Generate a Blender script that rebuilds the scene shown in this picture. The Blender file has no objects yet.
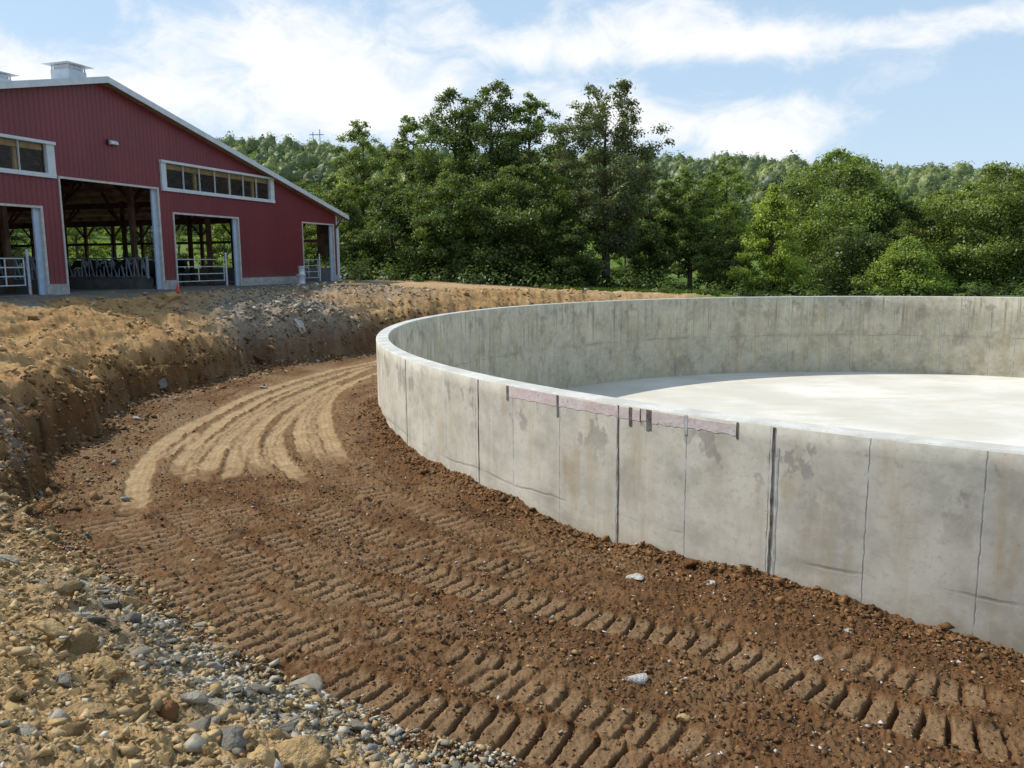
import bpy, bmesh, math, random
import numpy as np
from mathutils import Matrix, Vector

rad = math.radians
sc = bpy.context.scene
COL = sc.collection
RNG = np.random.default_rng(7)
random.seed(7)

# ------------------------------------------------------------------ camera
F, PITCH, ROLL = 813.27, -8.532, -0.0074324
EYE = Vector((0, 0, 3.5))
cam_d = bpy.data.cameras.new('camera')
cam = bpy.data.objects.new('camera', cam_d)
COL.objects.link(cam)
cam_d.sensor_width = 36.0
cam_d.lens = F * 36 / 1024
cam_d.clip_start = 0.1
cam_d.clip_end = 3000
CAMROT = Matrix.Rotation(rad(90 + PITCH), 4, 'X') @ Matrix.Rotation(ROLL, 4, 'Z')
cam.matrix_world = Matrix.Translation(EYE) @ CAMROT
sc.camera = cam


def ray(px, py):
    return (CAMROT @ Vector(((px - 512) / F, (384 - py) / F, -1.0)))


def at(px, py, z=0.0):
    r = ray(px, py)
    t = (z - EYE.z) / r.z
    return EYE + r * t


def at_depth(px, py, Y):
    r = ray(px, py)
    return EYE + r * (Y / r.y)


# ------------------------------------------------------------------ noise
def _hash(ix, iy, seed):
    h = (ix.astype(np.int64) * 374761393 + iy.astype(np.int64) * 668265263 + seed * 1442695041) & 0xFFFFFFFF
    h = ((h ^ (h >> 13)) * 1274126177) & 0xFFFFFFFF
    return h ^ (h >> 16)


def pnoise(x, y, seed=0):
    x = np.asarray(x, float); y = np.asarray(y, float)
    ix = np.floor(x); iy = np.floor(y)
    fx = x - ix; fy = y - iy
    u = fx * fx * fx * (fx * (fx * 6 - 15) + 10)
    v = fy * fy * fy * (fy * (fy * 6 - 15) + 10)

    def g(ox, oy):
        a = _hash(ix + ox, iy + oy, seed).astype(float) * (2 * math.pi / 4294967296.0)
        return np.cos(a) * (fx - ox) + np.sin(a) * (fy - oy)
    n0 = g(0, 0) * (1 - u) + g(1, 0) * u
    n1 = g(0, 1) * (1 - u) + g(1, 1) * u
    return (n0 * (1 - v) + n1 * v) * 1.5


def fbm(x, y, octv, seed=0, gain=0.5, ridged=False):
    s = 0.0; a = 1.0; t = 0.0
    for o in range(octv):
        k = 2.03 ** o
        n = pnoise(x * k + 17.3 * o, y * k - 9.1 * o, seed + o * 13)
        if ridged:
            n = 1 - 2 * np.abs(n)
        s = s + a * n; t += a; a *= gain
    return s / t


def sm(t):
    t = np.clip(t, 0, 1)
    return t * t * (3 - 2 * t)


# ------------------------------------------------------------------ object helpers
def link_mesh(name, me, mats=(), parent=None, smooth=False):
    o = bpy.data.objects.new(name, me)
    COL.objects.link(o)
    for m in mats:
        me.materials.append(m)
    if parent is not None:
        o.parent = parent
    if smooth:
        me.polygons.foreach_set('use_smooth', [True] * len(me.polygons))
    return o


def tag(o, label=None, cat=None, group=None, kind=None):
    if label: o['label'] = label
    if cat: o['category'] = cat
    if group: o['group'] = group
    if kind: o['kind'] = kind
    return o


def thing(name, label, cat, loc=(0, 0, 0), rotz=0.0, group=None):
    o = bpy.data.objects.new(name, None)
    COL.objects.link(o)
    o.location = loc
    o.rotation_euler = (0, 0, rotz)
    o.empty_display_size = 0.2
    return tag(o, label, cat, group)


def np_mesh(name, V, Q, cols=None, smooth=False, tri=False):
    """mesh from numpy verts (n,3) and faces (m,4) or (m,3); cols per vertex (n,3)"""
    n = 3 if tri else 4
    me = bpy.data.meshes.new(name)
    me.vertices.add(len(V)); me.vertices.foreach_set('co', np.ascontiguousarray(V, np.float32).ravel())
    me.loops.add(len(Q) * n); me.loops.foreach_set('vertex_index', np.ascontiguousarray(Q, np.int32).ravel())
    me.polygons.add(len(Q))
    me.polygons.foreach_set('loop_start', np.arange(0, len(Q) * n, n, dtype=np.int32))
    me.polygons.foreach_set('loop_total', np.full(len(Q), n, np.int32))
    if smooth:
        me.polygons.foreach_set('use_smooth', np.ones(len(Q), bool))
    me.update(calc_edges=True)
    if cols is not None:
        a = me.color_attributes.new('col', 'FLOAT_COLOR', 'POINT')
        c = np.ones((len(V), 4), np.float32); c[:, :3] = cols
        a.data.foreach_set('color', c.ravel())
    return me


class MB:
    """collects boxes, prisms and tubes, built as ONE mesh"""
    def __init__(s):
        s.v = []; s.f = []; s.mi = []

    def add(s, vs, fs, mi=0):
        b = len(s.v)
        s.v += [tuple(v) for v in vs]
        s.f += [tuple(b + i for i in f) for f in fs]
        s.mi += [mi] * len(fs)
        return s

    def box(s, x0, x1, y0, y1, z0, z1, mi=0):
        return s.add([(x0, y0, z0), (x1, y0, z0), (x1, y1, z0), (x0, y1, z0), (x0, y0, z1), (x1, y0, z1), (x1, y1, z1), (x0, y1, z1)],
                     [(3, 2, 1, 0), (4, 5, 6, 7), (0, 1, 5, 4), (1, 2, 6, 5), (2, 3, 7, 6), (3, 0, 4, 7)], mi)

    def bar(s, a, b, w, h=None, mi=0):
        """box section bar from a to b"""
        h = h or w
        a = Vector(a); b = Vector(b); d = (b - a).normalized()
        up = Vector((0, 0, 1)) if abs(d.z) < .95 else Vector((1, 0, 0))
        r = d.cross(up).normalized() * (w / 2); q = r.cross(d).normalized() * (h / 2)
        vs = [p + i * r + j * q for p in (a, b) for i, j in ((-1, -1), (1, -1), (1, 1), (-1, 1))]
        return s.add(vs, [(3, 2, 1, 0), (4, 5, 6, 7), (0, 1, 5, 4), (1, 2, 6, 5), (2, 3, 7, 6), (3, 0, 4, 7)], mi)

    def tube(s, pts, rads, n=8, mi=0, cap=True):
        pts = [Vector(p) for p in pts]
        if not isinstance(rads, (list, tuple)):
            rads = [rads] * len(pts)
        vs = []; prev = None
        for i, p in enumerate(pts):
            d = (pts[min(i + 1, len(pts) - 1)] - pts[max(i - 1, 0)]).normalized()
            if prev is None:
                up = Vector((0, 0, 1)) if abs(d.z) < .9 else Vector((1, 0, 0))
                r = d.cross(up).normalized()
            else:
                r = (prev - d * prev.dot(d)).normalized()
            prev = r; q = d.cross(r)
            for k in range(n):
                t = 2 * math.pi * k / n
                vs.append(p + (r * math.cos(t) + q * math.sin(t)) * rads[i])
        fs = []
        for i in range(len(pts) - 1):
            for k in range(n):
                fs.append((i * n + k, i * n + (k + 1) % n, (i + 1) * n + (k + 1) % n, (i + 1) * n + k))
        if cap:
            fs.append(tuple(reversed(range(n)))); fs.append(tuple((len(pts) - 1) * n + k for k in range(n)))
        return s.add(vs, fs, mi)

    def lathe(s, prof, n=20, mi=0):
        vs = []; fs = []
        for r, z in prof:
            for k in range(n):
                t = 2 * math.pi * k / n
                vs.append((r * math.cos(t), r * math.sin(t), z))
        for i in range(len(prof) - 1):
            for k in range(n):
                fs.append((i * n + k, i * n + (k + 1) % n, (i + 1) * n + (k + 1) % n, (i + 1) * n + k))
        fs.append(tuple(reversed(range(n)))); fs.append(tuple((len(prof) - 1) * n + k for k in range(n)))
        return s.add(vs, fs, mi)

    def build(s, name, mats, parent=None, smooth=False, bevel=0):
        me = bpy.data.meshes.new(name)
        me.from_pydata(s.v, [], s.f)
        if not isinstance(mats, (list, tuple)):
            mats = [mats]
        o = link_mesh(name, me, mats, parent, smooth)
        if len(mats) > 1:
            me.polygons.foreach_set('material_index', s.mi)
        me.update()
        if bevel:
            b = o.modifiers.new('bevel', 'BEVEL'); b.width = bevel; b.segments = 2; b.limit_method = 'ANGLE'
        return o


# ------------------------------------------------------------------ materials
class NT:
    def __init__(s, tree):
        s.t = tree

    def n(s, typ, **kw):
        nd = s.t.nodes.new(typ)
        for k, v in kw.items():
            if k.startswith('i_'):
                nd.inputs[k[2:].replace('_', ' ')].default_value = v
            else:
                setattr(nd, k, v)
        return nd

    def l(s, a, b):
        s.t.links.new(a, b)

    def val(s, x, sock):
        if hasattr(x, 'links') or hasattr(x, 'is_linked'):
            s.l(x, sock)
        else:
            sock.default_value = x

    def math(s, op, a, b=0.0, c=None, clamp=False):
        nd = s.n('ShaderNodeMath', operation=op, use_clamp=clamp)
        s.val(a, nd.inputs[0]); s.val(b, nd.inputs[1])
        if c is not None: s.val(c, nd.inputs[2])
        return nd.outputs[0]

    def mix(s, f, a, b, blend='MIX'):
        nd = s.n('ShaderNodeMix', data_type='RGBA', blend_type=blend)
        s.val(f, nd.inputs[0])
        for x, i in ((a, 6), (b, 7)):
            if isinstance(x, (tuple, list)):
                nd.inputs[i].default_value = tuple(x) + ((1,) if len(x) == 3 else ())
            else:
                s.l(x, nd.inputs[i])
        return nd.outputs[2]

    def noise(s, vec, scale, detail=4, rough=.55, dist=0.0):
        nd = s.n('ShaderNodeTexNoise')
        if vec is not None: s.l(vec, nd.inputs['Vector'])
        nd.inputs['Scale'].default_value = scale; nd.inputs['Detail'].default_value = detail
        nd.inputs['Roughness'].default_value = rough; nd.inputs['Distortion'].default_value = dist
        return nd.outputs['Fac']

    def ramp(s, f, a, b):
        """smooth 0..1 between a and b"""
        nd = s.n('ShaderNodeMapRange', interpolation_type='SMOOTHSTEP')
        s.val(f, nd.inputs[0]); s.val(a, nd.inputs[1]); s.val(b, nd.inputs[2])
        nd.inputs[3].default_value = 0; nd.inputs[4].default_value = 1
        return nd.outputs[0]

    def scale(s, vec, x, y, z):
        nd = s.n('ShaderNodeMapping')
        s.l(vec, nd.inputs[0]); nd.inputs['Scale'].default_value = (x, y, z)
        return nd.outputs[0]


def new_mat(name, rough=.8, metallic=0.0, spec=.3):
    m = bpy.data.materials.new(name); m.use_nodes = True
    t = m.node_tree
    b = t.nodes['Principled BSDF']
    b.inputs['Roughness'].default_value = rough
    b.inputs['Metallic'].default_value = metallic
    b.inputs['Specular IOR Level'].default_value = spec
    return m, NT(t), b


def bump(N, b, h, strength=.5, dist=.02):
    nd = N.n('ShaderNodeBump'); nd.inputs['Strength'].default_value = strength; nd.inputs['Distance'].default_value = dist
    N.l(h, nd.inputs['Height']); N.l(nd.outputs[0], b.inputs['Normal'])
    return nd


def simple(name, c, rough=.7, metallic=0.0, var=.25, scale=3.0, bmp=.1, spec=.3):
    m, N, b = new_mat(name, rough, metallic, spec)
    tc = N.n('ShaderNodeTexCoord').outputs['Object']
    n1 = N.noise(tc, scale, 5, .6)
    d = tuple(x * (1 - var) for x in c); e = tuple(min(1, x * (1 + var)) for x in c)
    N.l(N.mix(N.ramp(n1, .3, .7), d, e), b.inputs['Base Color'])
    if bmp:
        bump(N, b, N.noise(tc, scale * 8, 3), bmp, .01)
    return m


def attr_mat(name, rough=.95, fine=35.0, amp=.5, bmp=.6, bdist=.02, spec=.1, fine2=None):
    """colour from the mesh's own colour attribute, broken up by noise"""
    m, N, b = new_mat(name, rough, 0, spec)
    ca = N.n('ShaderNodeVertexColor', layer_name='col').outputs[0]
    tc = N.n('ShaderNodeTexCoord').outputs['Object']
    n1 = N.noise(tc, fine, 5, .65)
    k = N.math('MULTIPLY_ADD', n1, 2 * amp, 1 - amp)
    if fine2:
        k = N.math('MULTIPLY', k, N.math('MULTIPLY_ADD', N.noise(tc, fine2, 3, .6), amp, 1 - amp / 2))
    if fine2:
        k = N.math('MULTIPLY', k, N.math('MULTIPLY_ADD', N.noise(tc, 7.0, 5, .65), .9, .55))
        k = N.math('MULTIPLY', k, N.math('MULTIPLY_ADD', N.noise(N.scale(tc, 1, 1, 2.5), 1.6, 4, .6), .5, .75))
    vm = N.n('ShaderNodeVectorMath', operation='SCALE'); N.l(ca, vm.inputs[0]); N.l(k, vm.inputs['Scale'])
    N.l(vm.outputs[0], b.inputs['Base Color'])
    bump(N, b, N.math('ADD', n1, N.noise(tc, 9.0, 4, .7)) if fine2 else n1, bmp, bdist)
    return m


def leaf_mat(name, trans=.3, tint=(1, 1, 1)):
    m = bpy.data.materials.new(name); m.use_nodes = True
    N = NT(m.node_tree); t = m.node_tree
    t.nodes.remove(t.nodes['Principled BSDF'])
    out = t.nodes['Material Output']
    ca = N.n('ShaderNodeVertexColor', layer_name='col').outputs[0]
    oi = N.n('ShaderNodeObjectInfo').outputs['Random']
    # every tree a little lighter or darker than the next
    k = N.math('MULTIPLY_ADD', oi, .5, .75)
    vm = N.n('ShaderNodeVectorMath', operation='SCALE'); N.l(ca, vm.inputs[0]); N.l(k, vm.inputs['Scale'])
    col = N.mix(1.0, vm.outputs[0], tint, 'MULTIPLY')
    d = N.n('ShaderNodeBsdfDiffuse'); N.l(col, d.inputs[0])
    tr = N.n('ShaderNodeBsdfTranslucent'); N.l(N.mix(1.0, col, (1.3, 1.25, .5), 'MULTIPLY'), tr.inputs[0])
    gl = N.n('ShaderNodeBsdfGlossy'); gl.inputs['Roughness'].default_value = .45; gl.inputs[0].default_value = (.8, .85, .9, 1)
    mx = N.n('ShaderNodeMixShader'); mx.inputs[0].default_value = trans
    N.l(d.outputs[0], mx.inputs[1]); N.l(tr.outputs[0], mx.inputs[2])
    m2 = N.n('ShaderNodeMixShader'); m2.inputs[0].default_value = .025
    N.l(mx.outputs[0], m2.inputs[1]); N.l(gl.outputs[0], m2.inputs[2])
    N.l(m2.outputs[0], out.inputs[0])
    return m


# ------------------------------------------------------------------ layout constants (metres; z=0 is the trench floor)
TC = Vector((14.225, 22.082)); R_OUT = 17.672; THICK = .30; R_IN = R_OUT - THICK
RIM_Z = 1.75; FLOOR_Z = RIM_Z - 3.663
BARN = Vector((-10.989, 52.0, 2.385)); TH = rad(18.1)
BU = Vector((math.sin(TH), math.cos(TH), 0)); BW = Vector((-math.cos(TH), math.sin(TH), 0))


def phi_of(x, y):
    p = np.degrees(np.arctan2(y - TC.y, x - TC.x))
    return np.mod(p + 300, 360) - 300      # -300 .. 60


# foot of the bank round the trench, from points along it
_toe = [(376, 351), (340, 356), (270, 366), (200, 385), (130, 402), (95, 430), (50, 458), (24, 480), (26, 502), (60, 535),
        (150, 590), (200, 625), (250, 660), (330, 705), (420, 745), (490, 768)]
_tp = []
for q in _toe:
    w = at(*q, 0.0)
    _tp.append((float(phi_of(w.x, w.y)), math.hypot(w.x - TC.x, w.y - TC.y)))
_tp.sort()
TP = np.array([(-300, 21.5), (-262, 21.3), (-235, 21.0), (-222, 20.6)] + _tp + [(-120, 22.2), (-90, 22.5), (0, 22), (60, 21.5)])
#        phi    cut  slope width  plateau z
BP = np.array([(-300, .2, 4.0, 1.10), (-268, .4, 3.0, 1.35), (-250, .7, 2.6, 1.72), (-238, .9, 2.4, 1.95), (-215, 1.15, 3.2, 2.22), (-200, 1.1, 4.6, 2.36),
               (-188, .95, 4.6, 2.36), (-176, .85, 4.6, 2.33), (-168, 1.05, 5.2, 2.30), (-161, 1.0, 6.2, 2.28), (-155, .75, 6.2, 2.25), (-151, .25, 6.0, 2.15),
               (-145, .12, 5.4, 2.02), (-136, .1, 4.6, 1.95), (-120, .1, 4.4, 1.95), (-90, .1, 4.5, 1.8), (0, .2, 4, 1.2), (60, .2, 4, 1.1)])
# level of the earth against the tank wall
WB = np.array([(-300, .3), (-190, .25), (-166, .20), (-161, .09), (-157, .02), (-151, .03), (-146.6, .04), (-143, -.02), (-139, -.13), (-136.8, -.13),
               (-133, .01), (-130, .03), (-128.6, -.02), (-126.8, -.1), (-125, -.16), (-122, -.26), (-110, -.3), (60, .3)])

TYRES = [  # smooth tan tyre tracks: pixel polylines, width m
    ([(392, 357), (375, 361), (312, 375), (254, 394), (203, 418), (168, 438), (146, 462), (137, 486), (134, 514)], .40),
    ([(392, 360), (375, 364), (297, 385), (242, 409), (207, 432), (187, 452), (178, 472)], .34),
    ([(367, 368), (305, 393), (254, 417), (226, 440), (211, 460), (204, 477)], .36),
    ([(352, 374), (297, 397), (258, 424), (239, 448), (231, 478)], .36),
    ([(312, 393), (273, 413), (254, 432), (251, 452), (262, 473)], .34),
    ([(336, 385), (297, 409), (277, 432), (277, 452), (293, 472), (314, 482)], .34),
    ([(392, 371), (375, 375), (340, 389), (324, 409), (326, 432), (341, 461)], .36),
    ([(324, 397), (305, 417), (301, 436), (310, 457)], .36),
    ([(195, 432), (172, 448), (152, 466)], .25),
    ([(385, 362), (330, 376), (270, 402), (222, 432), (196, 456), (188, 480)], .22),
    ([(352, 386), (318, 402), (285, 424), (266, 446), (272, 468)], .2),
    ([(330, 392), (312, 412), (314, 440), (326, 462)], .2),
]
TREADS = [  # crawler tread prints: pixel polylines, width m, pitch m, depth m
    ([(1060, 752), (1012, 742), (945, 728), (875, 707), (822, 690), (769, 669), (710, 648), (659, 635), (603, 624), (547, 607), (490, 594), (430, 575), (380, 556)], .50, .20, .075),
    ([(760, 634), (708, 620), (649, 604), (590, 590), (540, 578), (490, 562), (440, 545), (380, 520)], .48, .19, .055),
    ([(560, 688), (520, 676), (466, 662), (427, 651), (378, 637), (320, 615), (270, 590), (230, 560)], .46, .19, .05),
    ([(680, 790), (603, 760), (547, 743), (484, 727), (420, 712), (360, 690), (310, 668)], .55, .21, .08),
    ([(81, 517), (116, 545), (148, 569), (180, 595), (211, 616), (260, 640), (300, 662)], .55, .20, .06),
    ([(170, 505), (200, 530), (250, 560), (310, 585), (370, 607)], .48, .18, .05),
    ([(270, 490), (310, 510), (360, 530), (420, 548), (470, 560)], .5, .18, .05),
    ([(330, 470), (370, 490), (420, 512), (470, 530), (520, 548)], .5, .19, .05),
    ([(95, 490), (130, 530), (180, 560)], .5, .2, .04),
    ([(430, 660), (520, 690), (620, 722), (700, 750), (760, 775)], .45, .2, .035),
    ([(345, 480), (400, 500), (460, 522), (540, 556), (600, 580)], .42, .18, .045),
    ([(215, 500), (290, 545), (360, 585), (430, 622)], .45, .19, .045),
    ([(140, 520), (190, 560), (250, 605), (320, 640), (380, 662)], .45, .19, .045),
    ([(1060, 708), (960, 690), (880, 668), (800, 640)], .45, .19, .03),
]


def polyline_sd(x, y, pts):
    """distance to polyline, running length along it, t of end fade"""
    best = np.full(x.shape, 1e9); run = np.zeros(x.shape)
    s0 = 0.0
    for a, b in zip(pts[:-1], pts[1:]):
        dx, dy = b[0] - a[0], b[1] - a[1]
        L = math.hypot(dx, dy)
        t = np.clip(((x - a[0]) * dx + (y - a[1]) * dy) / (L * L), 0, 1)
        qx = x - a[0] - t * dx; qy = y - a[1] - t * dy
        d = np.hypot(qx, qy)
        side = np.sign(dx * (y - a[1]) - dy * (x - a[0]))
        m = d < np.abs(best)
        best = np.where(m, d * side, best); run = np.where(m, s0 + t * L, run)
        s0 += L
    return best, run, s0


def smooth_poly(pts, n=4):
    out = []
    P = [pts[0]] + pts + [pts[-1]]
    for i in range(1, len(P) - 2):
        p0, p1, p2, p3 = P[i - 1:i + 3]
        for k in range(n):
            t = k / n
            out.append(tuple(.5 * (2 * p1[j] + (p2[j] - p0[j]) * t + (2 * p0[j] - 5 * p1[j] + 4 * p2[j] - p3[j]) * t * t + (3 * p1[j] - p0[j] - 3 * p2[j] + p3[j]) * t ** 3) for j in (0, 1)))
    out.append(pts[-1])
    return out


TYRES_W = [(smooth_poly([tuple(at(*p, .02))[:2] for p in pl]), w) for pl, w in TYRES]
TREADS_W = [(smooth_poly([tuple(at(*p, 0))[:2] for p in pl]), w, pi, de) for pl, w, pi, de in TREADS]
PILE = at_depth(288, 313, 30.2)      # grey shale pile before the barn
PILE2 = at_depth(345, 292, 38.0)


def lerp3(a, b, t):
    return a + (np.asarray(b) - a) * t[:, None]


HILL_D = 680.0
_sky_line = [(-500, 142), (0, 138), (215, 138), (260, 138), (300, 142), (340, 144), (400, 148), (560, 151), (660, 151), (700, 151), (740, 156), (800, 157), (860, 158), (900, 161), (950, 158), (985, 161), (1024, 167), (1300, 172), (1700, 180)]
HILL_T = []
for q in _sky_line:
    r = ray(*q)
    HILL_T.append((math.degrees(math.atan2(r.x, r.y)), EYE.z + HILL_D * r.z / math.hypot(r.x, r.y) - 20.0))
HILL_T = np.array(sorted(HILL_T))


def hill_h(x, y):
    D = np.hypot(x, y)
    az = np.degrees(np.arctan2(x, y))
    ridge = np.interp(az, HILL_T[:, 0], HILL_T[:, 1])
    up = sm((D - 110) / (HILL_D - 110))
    dn = 1 - .5 * sm((D - HILL_D) / 600.0)
    return (ridge + 5 * pnoise(x * .012, y * .012, 91) * sm((D - 150) / 150)) * up * dn


def ground(x, y, color=False, fine=True):
    """terrain height (and colour) at points"""
    x = np.asarray(x, float).ravel(); y = np.asarray(y, float).ravel()
    phi = phi_of(x, y); rho = np.hypot(x - TC.x, y - TC.y)
    D = np.hypot(x, y)
    wob = fbm(x * .45, y * .45, 4, 5) * (1 + .6 * sm((np.hypot(x, y) - 11) / 5.0))
    Rt = np.interp(phi, TP[:, 0], TP[:, 1])
    d0 = rho - Rt
    bk_ = sm((np.hypot(x, y) - 9) / 5.0)
    d = d0 + .35 * wob + (.10 + .34 * bk_) * fbm(x * 1.5, y * 1.5, 3, 8) + .06 * bk_ * fbm(x * 5.0, y * 5.0, 2, 9)
    hc = np.interp(phi, BP[:, 0], BP[:, 1]); ws = np.interp(phi, BP[:, 0], BP[:, 2]); zp = np.interp(phi, BP[:, 0], BP[:, 3])
    hc = hc * (1 + .35 * fbm(x * .6, y * .6, 3, 21))
    wb = np.interp(phi, WB[:, 0], WB[:, 1])
    gap = rho - R_OUT
    base = wb * np.exp(-np.clip(gap, 0, 9) / .8) + .07 * np.exp(-np.clip(gap, 0, 9) / .25) * (1 + fbm(x * 1.6, y * 1.6, 3, 31) * 1.4)
    cut = hc * (.72 * sm(d / .28) + .28 * sm((d - .25) / .6))
    lam = np.clip((d - .2) / ws, 0, 1)
    slope = (zp - hc) * (1 - (1 - lam) ** 1.35)
    inbank = sm(d / .5)
    z = base + cut + slope
    # ground far from the tank settles to its own level
    east = sm((x + 12 - .12 * (y - 40)) / 26.0) * sm((y - 36) / 16.0)
    lvl = 2.36 * (1 - east) + 1.15 * east
    far = sm((d - ws - 2.5) / 7.0)
    near_cam = sm((16 - D) / 6.0)
    z = z * (1 - far * (1 - near_cam)) + lvl * far * (1 - near_cam)
    # level pad under the barn
    lx = (x - BARN.x) * BU.x + (y - BARN.y) * BU.y; ly = (x - BARN.x) * BW.x + (y - BARN.y) * BW.y
    pad = sm((lx + 39) / 3) * sm((1.5 - lx) / 2.5) * sm((ly + 2.5) / 2.2)
    # piles of spoil
    p1 = np.exp(-(((x - PILE.x) / 2.5) ** 2 + ((y - PILE.y) / 3.0) ** 2))
    p2 = np.exp(-(((x - PILE2.x) / 3.4) ** 2 + ((y - PILE2.y) / 2.6) ** 2))
    z = z + (.36 * p1 + .22 * p2) * (1 + .5 * fbm(x * 1.2, y * 1.2, 3, 41)) * inbank
    bank_n = inbank * (1 - pad)
    gul = fbm(rho * .35, np.radians(phi) * rho * 1.1, 4, 4, .6, True)
    z = z + bank_n * (.17 * fbm(x * .8, y * .8, 4, 3) + .09 * bk_ * gul * sm((d - .2) / 1.0)) * np.clip(1.1 - far, .25, 1)
    z = z + (1 - inbank) * .05 * fbm(x * .5, y * .5, 3, 2)
    z = z * (1 - pad) + 2.375 * pad
    z = z + hill_h(x, y)
    if not fine and not color:
        return z
    trench = (1 - sm(d / .35)) * (gap > -.2)
    rub = inbank * sm((phi + 160) / 8.0) * sm((-95 - phi) / 12) * sm((13 - D) / 4.0)        # near rubble slope
    # cloddy surface
    damp = 1 / (1 + np.maximum(0, D - 20) / 25.0)
    cl = fbm(x * 6.5, y * 6.5, 4, 51, .62)
    cl2 = fbm(x * 19, y * 19, 3, 57, .7)
    near_t = np.zeros(x.shape); smooth_t = np.zeros(x.shape); edge_t = np.zeros(x.shape); tread = np.zeros(x.shape); tz = np.zeros(x.shape)
    m = np.where((trench > .02) & (D < 40))[0]
    xm, ym = x[m], y[m]
    jx = .05 * fbm(xm * 1.3, ym * 1.3, 3, 61); jy = .05 * fbm(xm * 1.3, ym * 1.3, 3, 62)
    st = np.zeros(len(m)); et = np.zeros(len(m)); hz = np.zeros(len(m)); ntk = np.zeros(len(m)); line = np.zeros(len(m))
    for k, (pl, w) in enumerate(TYRES_W):
        sd, run, L = polyline_sd(xm + jx, ym + jy, pl)
        a = np.abs(sd + .07 * fbm(xm * 3.5, ym * 3.5, 2, 75 + k)) / (w / 2)
        fade = sm((L - run + .25 + 1.3 * fbm(xm * 1.7, ym * 1.7, 3, 71 + k)) / 1.5)
        ntk = np.maximum(ntk, (1 - sm((np.abs(sd) - .2) / .45)) * sm((L - run - .1) / .8))
        core = (1 - sm((a - .75) / .35)) * fade
        ridge = np.exp(-((a - 1.15) / .22) ** 2) * fade
        hz = np.where(core > st, -.022 * core + .004 * np.cos(sd * 60) * core, hz)
        hz = hz + .018 * ridge * (1 - core) * (.6 + fbm(xm * 4, ym * 4, 2, 76))
        st = np.maximum(st, core); et = np.maximum(et, ridge * (1 - core))
        line = np.maximum(line, core * (.5 + .5 * np.cos(sd * 60)))
    tr = np.zeros(len(m)); th = np.zeros(len(m)); pad_t = np.zeros(len(m))
    for k, (pl, w, pitch, dep) in enumerate(TREADS_W):
        sd, run, L = polyline_sd(xm + jx * .4, ym + jy * .4, pl)
        a = np.abs(sd) / (w / 2)
        edge = 1 - sm((a - .90) / .16)
        edge = edge * sm((L - run) / .6) * sm(run / .6)
        patch = sm((fbm(xm * .8, ym * .8, 3, 81 + 3 * k) + (.70 if k in (0, 3) else .26)) / .3)
        ph = (run + .012 * fbm(xm * 5, ym * 5, 2, 87)) / pitch
        fr = ph - np.floor(ph)
        saw = 1 - sm(fr / .14) * 1.0 + 0 * fr
        groove = np.exp(-(np.abs(fr - .5) / (.11 if k in (0, 3) else .14)) ** 4)
        prof = -dep * 1.15 * groove + dep * .16 * np.where(fr < .5, fr + .5, fr - .5) - dep * .15
        e2 = edge * patch * (1 - st)
        rim = np.exp(-((a - 1.15) / .2) ** 2) * sm((L - run) / .6) * sm(run / .6) * patch * (1 - st)
        th = th * (1 - e2) + prof * e2 - .02 * e2
        th = th + .03 * rim * (1 - tr)
        tr = np.maximum(tr, e2); pad_t = np.maximum(pad_t * (1 - e2), e2 * (1 - groove))
    # older prints all round the trench: lanes of bars that come and go
    rm = rho[m]; pm = np.radians(phi[m])
    for off, pitch, seed, amp in ((0.0, .19, 201, .030),):
        q = (rm + off + .30 * fbm(xm * .35, ym * .35, 2, seed)) / .56
        lane = np.floor(q); lf = np.abs(q - lane - .5) * 2
        lh = _hash(lane.astype(np.int64), lane.astype(np.int64) * 3, seed) / 4294967296.0
        ph = (pm * ((lane + .5) * .56 - off) + lh * 7 + .03 * fbm(xm * 3, ym * 3, 2, seed + 1) + (rm - (lane + .5) * .56 + off) * (.25 if seed < 220 else -.2)) / pitch
        fr = ph - np.floor(ph)
        groove = np.exp(-(np.abs(fr - .5) / .17) ** 2)
        pt = sm((fbm(xm * .7 + lane * 3.7, ym * .7, 3, seed + 2) - .02) / .2) * (1 - sm((lf - .72) / .16)) * sm((-132 - phi[m]) / 5)
        pt = pt * (1 - st) * (1 - tr) * sm((rm - R_OUT - .45) / .3)
        hz = hz + pt * amp * (.35 - groove * 1.2 + .5 * np.where(fr < .5, fr + .5, fr - .5))
        pad_t = np.maximum(pad_t, pt * (1 - groove) * .8)
    near_t[m] = ntk; smooth_t[m] = st; edge_t[m] = et; tread[m] = tr; tz[m] = hz + th
    padm = np.zeros(x.shape); padm[m] = pad_t; lin = np.zeros(x.shape); lin[m] = line
    rough_amt = trench * (.040 * (1 - .92 * smooth_t) * (1 - .5 * tread)) + inbank * (.042 + .006 * bk_) + rub * .01
    rough_amt = rough_amt * np.clip(damp, .25, 1) * (1 - pad * .9)
    z = z + bank_n * bk_ * .08 * fbm(x * 2.4, y * 2.4, 3, 58, .6) * np.clip(1.1 - far, .2, 1) + rub * .09 * fbm(x * 2.3, y * 2.3, 3, 55, .55) + tz * trench + rough_amt * cl + rough_amt * (.75 - .4 * inbank * bk_) * cl2
    z = z + trench * (1 - smooth_t) * .022 * np.clip(damp, .3, 1) * (np.abs(fbm(x * 11, y * 11, 2, 59)) * 2 - .4) * (1 - .5 * tread)
    if not color:
        return z
    n1 = fbm(x * .7, y * .7, 4, 101); n2 = fbm(x * 2.6, y * 2.6, 4, 102); n3 = fbm(x * 9, y * 9, 3, 103)
    C = np.tile(np.array([.130, .066, .029]), (len(x), 1))
    C = lerp3(C, (.075, .041, .021), sm((n2 + .1) / .5) * .75)
    C = lerp3(C, (.172, .102, .050), sm((n1 + .05) / .4) * .6)
    C = lerp3(C, (.215, .138, .075), padm * .75)
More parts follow.
